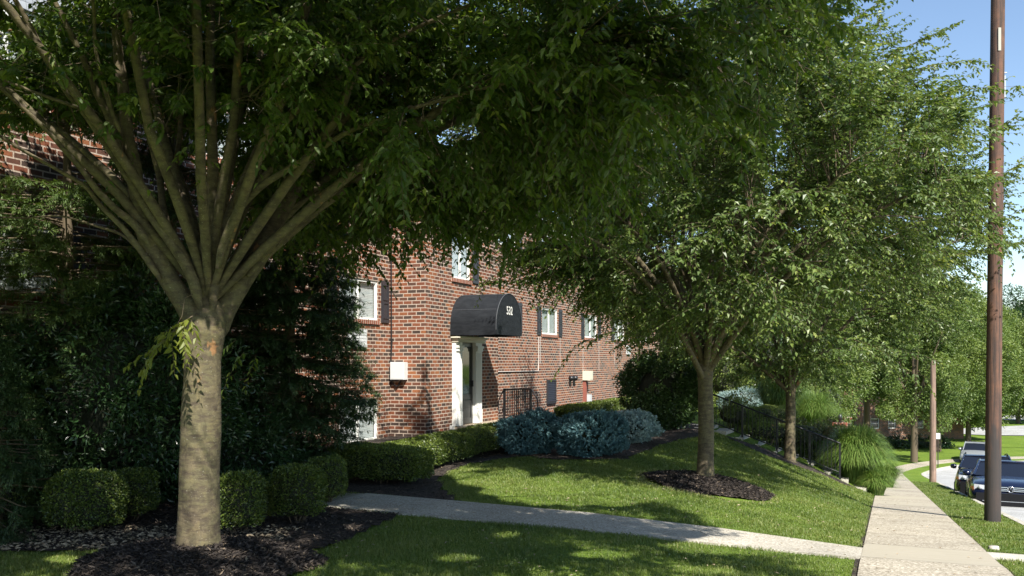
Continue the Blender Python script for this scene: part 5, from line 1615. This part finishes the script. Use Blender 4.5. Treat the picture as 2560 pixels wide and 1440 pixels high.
laurel(7.0, 24.6, (0.9, 0.35, 0.28), 'dark ground shrub at the foot of the stair railing', 5000, 0.045, 0.028, seed=48, m='farleaf', name='low_shrub', ncl=40, crad=0.15, shell=.7)
laurel(8.3, 24.3, (0.6, 0.35, 0.30), 'dark ground shrub between railing and grass clump', 4000, 0.045, 0.028, seed=49, m='farleaf', name='low_shrub', ncl=30, crad=0.15, shell=.7)
blue_spruce(1855, 1032, (0.85, 0.7, 0.42), 'pale blue spruce mound above the steps behind the clipped hedge', 'blue2', 1200)
laurel(*[float(q) for q in at(1815, 1000, 33)[:2]], (0.9, 0.9, 1.25), 'bright yellow green shrub right of the mulch ring tree trunk', 9000, 0.07, 0.045, seed=44, m='farleaf', name='bright_shrub', ncl=50, crad=0.3, bias=.4)
laurel(*[float(q) for q in at(1905, 1000, 37)[:2]], (1.6, 1.2, 1.7), 'dark rounded shrub behind the tall pale grass', 12000, 0.09, 0.055, seed=45, m='laurel', name='rounded_shrub', ncl=60, crad=0.4)
laurel(*[float(q) for q in at(2062, 1000, 33)[:2]], (1.1, 0.9, 1.25), 'leafy shrub left of the brick piers', 10000, 0.08, 0.05, seed=46, m='farleaf', name='leafy_shrub', ncl=60, crad=0.3)
laurel(*[float(q) for q in at(2140, 1100, 31)[:2]], (0.8, 0.9, 0.7), 'bushy green shrub beside the brick piers', 7000, 0.06, 0.04, seed=47, m='farleaf', name='leafy_shrub', ncl=50, crad=0.25)

# brick piers with globe lamps
def pier(px, Y, ztop, label):
    x = (px - 1280) / F * Y; zb = float(HW(x, Y)) - 0.1
    root = tag(empty('brick_pier', (x, Y, zb), -TH), label, 'pier', 'brick piers of the next entrance')
    h = ztop - zb
    mb = MB(); mb.box(-0.2, 0.2, -0.2, 0.2, 0, h); mb.build('shaft', M['brick'], root)
    mb = MB(); mb.box(-0.24, 0.24, -0.24, 0.24, h, h + 0.07); mb.build('cap', M['soldier'], root)
    lm = MB(); lm.lathe([(0.04, 0), (0.04, 0.08), (0.07, 0.12), (0.08, 0.20), (0.05, 0.28), (0, 0.31)], (0, 0, h + 0.07), 12); lm.build('lamp', M['blackmetal'], root)
pier(2100, 30.5, -0.38, 'brick pier with a white lamp, the nearer and left one')
pier(2113, 34.0, -0.40, 'brick pier with a white lamp, standing behind the nearer pier')

# ------------------------------------------------------------------ far brick house
h2 = tag(empty('brick_house', (27.0, 77.0, -5.0), radians(7)), 'shaded brick house beyond the bend, half hidden by trees', 'house')
mb = MB(); Wd, Hh, Dp = 12.5, 6.6, 8
# front facing -y: rotate wall_x frame by building in swapped axes
holes = [(3.9, 4.7, 1.0, 1.9), (5.5, 6.2, 1.0, 1.9), (8.0, 8.8, 1.0, 1.9), (3.9, 4.7, 3.8, 4.7), (8.0, 8.8, 3.8, 4.7), (1.3, 2.4, 0.2, 3.0)]
t_ = MB(); wall_x(t_, 0, 0, Wd, 0, Hh, holes, 0.15)
Vv = np.concatenate(t_.v); Vs = np.stack([Vv[:, 1], -Vv[:, 0], Vv[:, 2]], 1)
o_ = 0
for v_, f_ in zip(t_.v, t_.f):
    mb.add(np.stack([v_[:, 1], -v_[:, 0], v_[:, 2]], 1), f_ - o_); o_ += len(v_)
mb.add([(0, 0, 0), (0, Dp, 0), (0, Dp, Hh), (0, 0, Hh)], [(0, 1, 2, 3)]); mb.add([(Wd, 0, 0), (Wd, Dp, 0), (Wd, Dp, Hh), (Wd, 0, Hh)], [(3, 2, 1, 0)])
mb.add([(0, Dp, 0), (Wd, Dp, 0), (Wd, Dp, Hh), (0, Dp, Hh)], [(3, 2, 1, 0)])
mb.build('wall', M['brick'], h2)
mb = MB(); mb.add([(-.3, -.3, Hh), (Wd + .3, -.3, Hh), (Wd + .3, Dp / 2, Hh + 2), (-.3, Dp / 2, Hh + 2), (-.3, Dp + .3, Hh), (Wd + .3, Dp + .3, Hh)], [(0, 1, 2, 3), (3, 2, 5, 4)]); mb.add([(0, 0, Hh), (0, Dp, Hh), (0, Dp / 2, Hh + 1.9), (Wd, 0, Hh), (Wd, Dp, Hh), (Wd, Dp / 2, Hh + 1.9)], [(0, 1, 2), (3, 5, 4)])
mb.build('roof', M['shingle'], h2)
for (a, b, z0, z1) in holes[:5]:
    f = MB(); f.box(a, a + .07, 0.06, 0.1, z0, z1); f.box(b - .07, b, 0.06, 0.1, z0, z1); f.box(a + .07, b - .07, 0.06, 0.1, z0, z0 + .07); f.box(a + .07, b - .07, 0.06, 0.1, z1 - .07, z1); f.box(a + .07, b - .07, 0.07, 0.09, (z0 + z1) / 2 - .02, (z0 + z1) / 2 + .02)
    fo_ = f.build('window', M['white'], h2)
    g = MB(); g.add([(a, 0.12, z0), (b, 0.12, z0), (b, 0.12, z1), (a, 0.12, z1)], [(0, 1, 2, 3)]); g.build('pane', M['dglass'], fo_)
mb = MB(); mb.box(1.3, 2.4, 0.1, 0.14, 0.2, 3.0); mb.build('door', M['doorp'], h2)

# ------------------------------------------------------------------ trees in the distance
def far_tree(px, Y, zc, r, rz, label, n, ll, seed, m='farleaf', ncl=70, bias=0.0, zb=None, low=None):
    global rng
    rng = np.random.default_rng(seed)
    x = (px - 1280) / F * Y
    zb = -5.0 if zb is None else zb
    root = tag(empty('leafy_tree', (x, Y, zb)), label, 'tree', 'trees in the distance')
    tb = MB()
    cz = zc - zb
    tb.tube([(0, 0, -0.3), (0.05, 0, cz * 0.4), (0, 0.1, cz)], [0.24, 0.2, 0.1], 9)
    for q in range(6):
        a = q * 1.05 + rng.uniform(-.3, .3)
        tb.tube([(0, 0, cz * 0.35 + 0.15 * q), (r * .35 * cos(a), r * .35 * sin(a), cz * .8), (r * .75 * cos(a), r * .75 * sin(a), cz + rz * .2)], [0.12, 0.08, 0.03], 6)
    tb.build('trunk', M['twig'], root)
    cb = MB()
    clumps(cb, (0, 0, cz), (r, r * .9, rz), int(ncl * 1.5), int(n * 1.7), ll * .8, ll * 0.42, r * 0.22, shell=0.5, bias=bias, zmin=low)
    cb.build('crown', M[m], root)
far_tree(2345, 68, 2.4, 5.0, 5.0, 'leafy tree in front of the far brick house with a thin leaning trunk', 34000, 0.26, 51, low=2.3)
far_tree(2165, 64, 4.2, 4.4, 4.6, 'sunlit tree over the left end of the far brick house', 28000, 0.24, 52, zb=-4.5, low=1.2)
far_tree(2420, 76, 0.6, 4.4, 4.3, 'full round tree on the far lawn left of the near utility pole', 30000, 0.26, 53, low=0.6)
far_tree(2545, 98, 0.9, 5.0, 5.2, 'broad bright tree right of the near utility pole beyond the car park', 26000, 0.34, 54, bias=.15, low=0.5)
far_tree(2440, 112, 2.5, 6.5, 6.0, 'tree filling the gap behind the far lawn', 22000, 0.40, 55, bias=.1)
far_tree(2575, 128, 4.8, 6.5, 7.2, 'dark tall tree on the skyline at the right edge', 20000, 0.42, 56, m='laurel', bias=.3)
far_tree(1850, 52, 3.2, 4.2, 3.6, 'tree behind the mulch ring tree, beyond the brick wing', 20000, 0.20, 57, zb=-1.5)
far_tree(2005, 60, 2.4, 4.8, 4.2, 'tree behind the slope tree, above the ornamental grass', 22000, 0.24, 58, zb=-3.0)
far_tree(1720, 64, 4.5, 5.2, 4.8, 'tall tree rising behind the end of the brick wing', 18000, 0.26, 59, zb=-1)
far_tree(2230, 92, 2.5, 6.5, 6.0, 'tall tree behind the far brick house', 20000, 0.34, 60)
far_tree(2340, 90, 3.2, 6.5, 6.0, 'tall tree between the house and the far lawn', 24000, 0.32, 61)
far_tree(2285, 60, 2.6, 3.4, 5.4, 'slender leafy tree at the sidewalk bend in front of the far house', 36000, 0.2, 64, zb=-4.6, low=1.1)
# rocks and mulch bed in front of the far house
laurel(31.0, 70.5, (3.6, 1.0, 0.35), 'dark low shrubs in the rock bed before the far house', 6000, 0.16, 0.09, seed=62, name='low_shrub', ncl=60, crad=0.4)

# ------------------------------------------------------------------ utility poles and sign
def pole(px, Y, h, r0, r1, label, lean=0.0, detail=True, wood='polewood'):
    x = (px - 1280) / F * Y; z = float(HW(x, Y))
    root = tag(empty('utility_pole', (x, Y, z)), label, 'utility pole')
    mb = MB(); zz = np.linspace(-0.1, h, 14)
    mb.tube(np.stack([lean * zz, 0 * zz, zz], 1), np.linspace(r0, r1, 14), 20, rough=0.006)
    sh = mb.build('pole_shaft', M[wood], root)
    if detail:
        def zz_(y): return EYE + (HZ - y) / F * Y - z
        mb = MB(); a = zz_(165); mb.tube([(lean * a - r1 * .9, -0.02, a), (lean * a - r1 - 0.07, -0.03, a)], 0.009, 6)
        a = zz_(190); mb.tube([(lean * a + r1 * .8, 0, a + .05), (lean * a + r1 + 0.05, -0.02, a + .05)], 0.009, 6); mb.box(lean * a + r1 * .95, lean * a + r1 + 0.03, -.03, .03, a - 0.35, a)
        mb.build('pole_step', M['steel'], root)
        mb = MB(); a, b = zz_(132), zz_(75)
        xx = lean * a - 0.02
        yy = -np.interp((a + b) / 2, [0, h], [r0, r1])
        mb.box(xx - 0.022, xx + 0.022, yy - 0.006, yy + 0.03, a, b); mb.build('marker_strip', M['tagc'], root)
pole(2481, 14.5, 11.5, 0.122, 0.096, 'tall rough wooden utility pole at the kerb in front of the parked blue car', lean=0.0105)
pole(2332, 36.2, 4.95, 0.135, 0.10, 'second wooden utility pole, farther along the grass verge', lean=0.002, detail=False, wood='paleWood')
x = (2345 - 1280) / F * 57.5; zsgn = float(ZS(62)) + 0.05
sg = tag(empty('street_sign', (x, 57.5, zsgn), -0.2), 'small white parking sign on a thin post beside the second pole', 'sign')
mb = MB(); mb.box(-0.025, 0.025, -0.02, 0.02, -0.1, 2.1); mb.build('post', M['polewood'], sg)
mb = MB(); mb.box(-0.12, 0.12, -0.035, -0.021, 1.75, 2.12); mb.build('sign_plate', M['white'], sg)

# ------------------------------------------------------------------ parked cars
def car(px, Y, az, label, paintm, L=4.75, Wh=0.91, Ht=1.46, kind='sedan', detail=2, z=None, drop=0.0, simple=False):
    """local frame: front bumper at y=0 looking to -y, length along +y"""
    x = (px - 1280) / F * Y
    v, u = VU(x, Y)
    z = float(ZS(u + 1.5)) - 0.13 if z is None else z
    root = tag(empty('parked_car', (x, Y, z + drop), az), label, 'car', 'cars parked along the kerb')
    if kind != 'flat': root.rotation_euler = (-radians(5.56), 0, az)
    B = MB()
    # stations: y, half width, bottom z, shoulder z, deck z
    hd = 0.79 if kind == 'sedan' else (0.98 if kind == 'suv' else 0.70)
    sh = hd + 0.17
    S = [(0.0, .62, .34, .50, .56), (0.06, .80, .24, .56, .63), (0.22, .88, .20, .62, hd - .02), (0.55, Wh, .19, .66, hd + .06), (1.15, Wh, .19, .74, hd + .15), (1.55, Wh, .19, .80, sh),
         (2.6, Wh, .19, .82, sh + .03), (3.7, Wh, .19, .84, sh + .05), (L - .5, Wh * .98, .22, .84, sh + .05), (L - .1, .82, .28, .75, sh), (L, .72, .36, .62, sh - .15)]
    m = 9
    V = []
    for (y, w, zb_, zs_, zd) in S:
        ring = [(-w * .80, zb_), (-w * .97, zb_ + .10), (-w, (zb_ + zs_) / 2), (-w * .985, zs_), (-w * .86, zd - .015), (-w * .5, zd + .012), (0, zd + .022)]
        ring = ring + [(-a, b) for a, b in ring[-2::-1]]
        V += [(a, y, b) for a, b in ring]
    k = 13
    q = np.arange(len(S) - 1)[:, None] * k; j = np.arange(k - 1)[None]
    B.add(V, np.stack([q + j, q + j + 1, q + k + j + 1, q + k + j], -1).reshape(-1, 4), 0, smooth=True)
    B.add(V[:k], [list(range(k))]); B.add(V[-k:], [list(range(k))[::-1]])
    q = np.arange(len(S) - 1)[:, None] * k
    B.add(V, np.concatenate([q, q + k, q + k + k - 1, q + k - 1], 1), 0)
    body = B.build('body', paintm, root)
    # greenhouse
    if kind == 'sedan': G_ = [(1.45, .76, sh + .0, sh + .01), (2.25, .60, sh, Ht - .05), (2.6, .585, sh, Ht), (3.3, .58, sh, Ht - .01), (3.75, .58, sh, Ht - .09), (4.45, .66, sh, sh + .04)]
    elif kind == 'suv': G_ = [(1.35, .76, sh, sh + .01), (2.05, .64, sh, Ht - .06), (2.4, .63, sh, Ht), (3.6, .62, sh, Ht), (4.2, .60, sh, Ht - .06), (4.6, .66, sh, sh + .25)]
    else: G_ = [(1.45, .70, sh, sh + .01), (2.1, .60, sh, Ht - .04), (2.4, .58, sh, Ht), (3.1, .58, sh, Ht - .02), (3.5, .58, sh, Ht - .1), (4.1, .62, sh, sh + .04)]
    wb = Wh * 0.90
    R_ = MB(); Gs = MB(); Wn = MB()
    P = [((-wb, y, zb_), (-w, y, zt_), (w, y, zt_), (wb, y, zb_)) for y, w, zb_, zt_ in G_]
    for a, b in zip(P[:-1], P[1:]):
        # sides
        Gs.add([a[0], b[0], b[1], a[1]], [(0, 1, 2, 3)]); Gs.add([a[3], b[3], b[2], a[2]], [(3, 2, 1, 0)])
    a, b = P[0], P[1]
    Wn.add([a[1], a[2], b[2], b[1]], [(0, 1, 2, 3)])
    a, b = P[-2], P[-1]
    Rw = MB(); Rw.add([a[1], a[2], b[2], b[1]], [(0, 1, 2, 3)]); Rw.build('rear_window', M['cabin'], root)
    for a, b in zip(P[1:-2], P[2:-1]):
        def up(p, d): return (p[0], p[1], p[2] + d)
        R_.add([up(a[1], .004), up(a[2], .004), up(b[2], .004), up(b[1], .004)], [(0, 1, 2, 3)], smooth=True)
    for sg_ in (0, 1):
        ip = 1 if sg_ == 0 else 2
        path = [P[0][ip]] + [p[ip] for p in P[1:]]
        R_.tube([(p[0] * 1.01, p[1], p[2]) for p in path], 0.035, 6)
    R_.tube([(P[1][1][0], P[1][1][1], P[1][1][2]), (0, P[1][1][1] - .02, P[1][1][2] + .015), P[1][2]], 0.03, 6)
    R_.build('roof', paintm, root)
    Wn.build('windscreen', M['cabin'], root); Gs.build('side_window', M['cabin'], root)
    for sx in (-1, 1):
        mm = MB(); mm.lathe([(0.0, -.1), (.06, -.09), (.085, 0), (.07, .07), (0, .09)], (sx * (Wh + .02), 1.62, sh + .05), 10, axis='x'); mm.build('wing_mirror', paintm, root)
    for yy in (0.88, L - 0.95):
        for sx in (-1, 1):
            w_ = MB(); rw = 0.32 if kind != 'suv' else 0.36
            w_.lathe([(rw * .62, -.11), (rw * .96, -.11), (rw, -.08), (rw, .08), (rw * .96, .11), (rw * .62, .11)], (sx * (Wh - .10), yy, rw), 20, axis='x')
            wo_ = w_.build('wheel', M['black'], root)
            r2 = MB(); r2.lathe([(0, .06), (rw * .25, .07), (rw * .55, .05), (rw * .64, .1)], (sx * (Wh - .10), yy, rw), 20, axis='x'); r2.lathe([(0, -.06), (rw * .25, -.07), (rw * .55, -.05), (rw * .64, -.1)], (sx * (Wh - .10), yy, rw), 20, axis='x'); r2.build('rim', M['steel'], wo_)
    # front end
    zz = hd - .10
    for sx in (-1, 1):
        h = MB()
        h.add([(sx * .86, .30, zz - .03), (sx * .80, .135, zz - .07), (sx * .50, .045, zz - .07), (sx * .50, .06, zz + .05), (sx * .80, .17, zz + .07), (sx * .86, .34, zz + .07)], [(0, 1, 4, 5), (1, 2, 3, 4)])
        h.lathe([(0, -.02), (.05, -.02), (.055, .02)], (sx * .66, .065, zz), 12, axis='y')
        hb = h.build('headlight', M['lens'], root)
        am = MB(); am.add([(sx * .875, .29, zz - .06), (sx * .82, .125, zz - .09), (sx * .82, .13, zz - .015), (sx * .875, .31, zz + .03)], [(0, 1, 2, 3)]); am.build('turn_signal', M['amber'], hb)
    g = MB(); g.box(-.48, .48, -.012, .03, zz - .075, zz + .04); gr = g.build('grille', M['carblack'], root)
    c = MB()
    for dz_ in (-.07, -.03, .015): c.box(-.48, .48, -.024, -.012, zz + dz_, zz + dz_ + .014)
    c.build('grille_bar', M['chrome'], gr)
    g = MB(); g.box(-.76, .76, -.014, .04, .36, zz - .13); g.box(-.74, .74, -.02, .03, .12, .355); g.build('lower_grille', M['carblack'], root)
    c = MB(); c.box(-.62, .62, -.028, -.014, .36, .372); c.build('bumper_trim', M['steel'], root)
    if kind == 'sedan':
        e = MB()
        cx, cz, R0 = 0, zz - .02, .072
        a = np.linspace(0, 2 * pi, 25)
        e.tube(np.stack([R0 * np.cos(a), np.full(25, -.032), cz + R0 * np.sin(a)], 1), 0.0095, 6, cap=False)
        def stroke(pts): e.tube([(p[0] * R0, -.032, cz + p[1] * R0) for p in pts], 0.008, 5)
        stroke([(-.42, .88), (0, .12), (.42, .88)])
        stroke([(-.86, .48), (-.42, -.80), (0, .0), (.42, -.80), (.86, .48)])
        em = e.build('emblem', M['chrome'], root)
        d_ = MB(); d_.lathe([(0, 0), (R0, 0), (R0, .01), (0, .012)], (0, -.026, cz), 20, axis='y'); d_.build('emblem_disc', M['carblack'], em)
    s_ = MB()
    for sx in (-.36, .36):
        s_.box(sx - .2, sx + .2, 2.5, 2.62, sh - .1, sh + .25); s_.box(sx - .09, sx + .09, 2.5, 2.58, sh + .27, sh + .42)
    s_.build('seat', M['seat'], root)
    u_ = MB(); u_.box(-Wh * .85, Wh * .85, .25, L - .25, .17, .22); u_.build('underside', M['carblack'], root)
    for yy in (2.75,):
        if kind == 'suv':
            rl_ = MB()
            for sx in (-.6, .6): rl_.tube([(sx, 2.2, Ht + .02), (sx, 2.4, Ht + .06), (sx, 4.0, Ht + .06), (sx, 4.2, Ht)], 0.018, 6)
            rl_.build('roof_rail', M['carblack'], root)
    return root
car(2527, 22.2, -radians(25.5), 'dark blue sedan, first car in the row, partly behind the near utility pole', M['bluepaint'], Ht=1.38, drop=-0.10)
car(2471, 27.2, -radians(26.5), 'dark blue sport utility vehicle parked behind the blue sedan', M['blackpaint'], Ht=1.60, Wh=0.93, kind='suv', drop=-0.16)
car(2436, 59.5, -radians(28), 'light silver car in the road beyond the two dark cars', M['silver'], L=4.4, Wh=.88, Ht=1.34, kind='flat', z=float(ZS(64)) - 0.1)

# utility lid beside the sidewalk
x, y = W(1.12, 11.2)
lid = MB(); lid.lathe([(0, 0.03), (0.05, 0.03), (0.055, 0.0), (0.055, -0.05)], (0, 0, 0), 16); tag(lid.build('valve_cover', M['curb'], loc=(float(x), float(y), float(ZS(11.2)) + 0.02)), 'small round concrete lid in the grass by the sidewalk edge', 'cover')
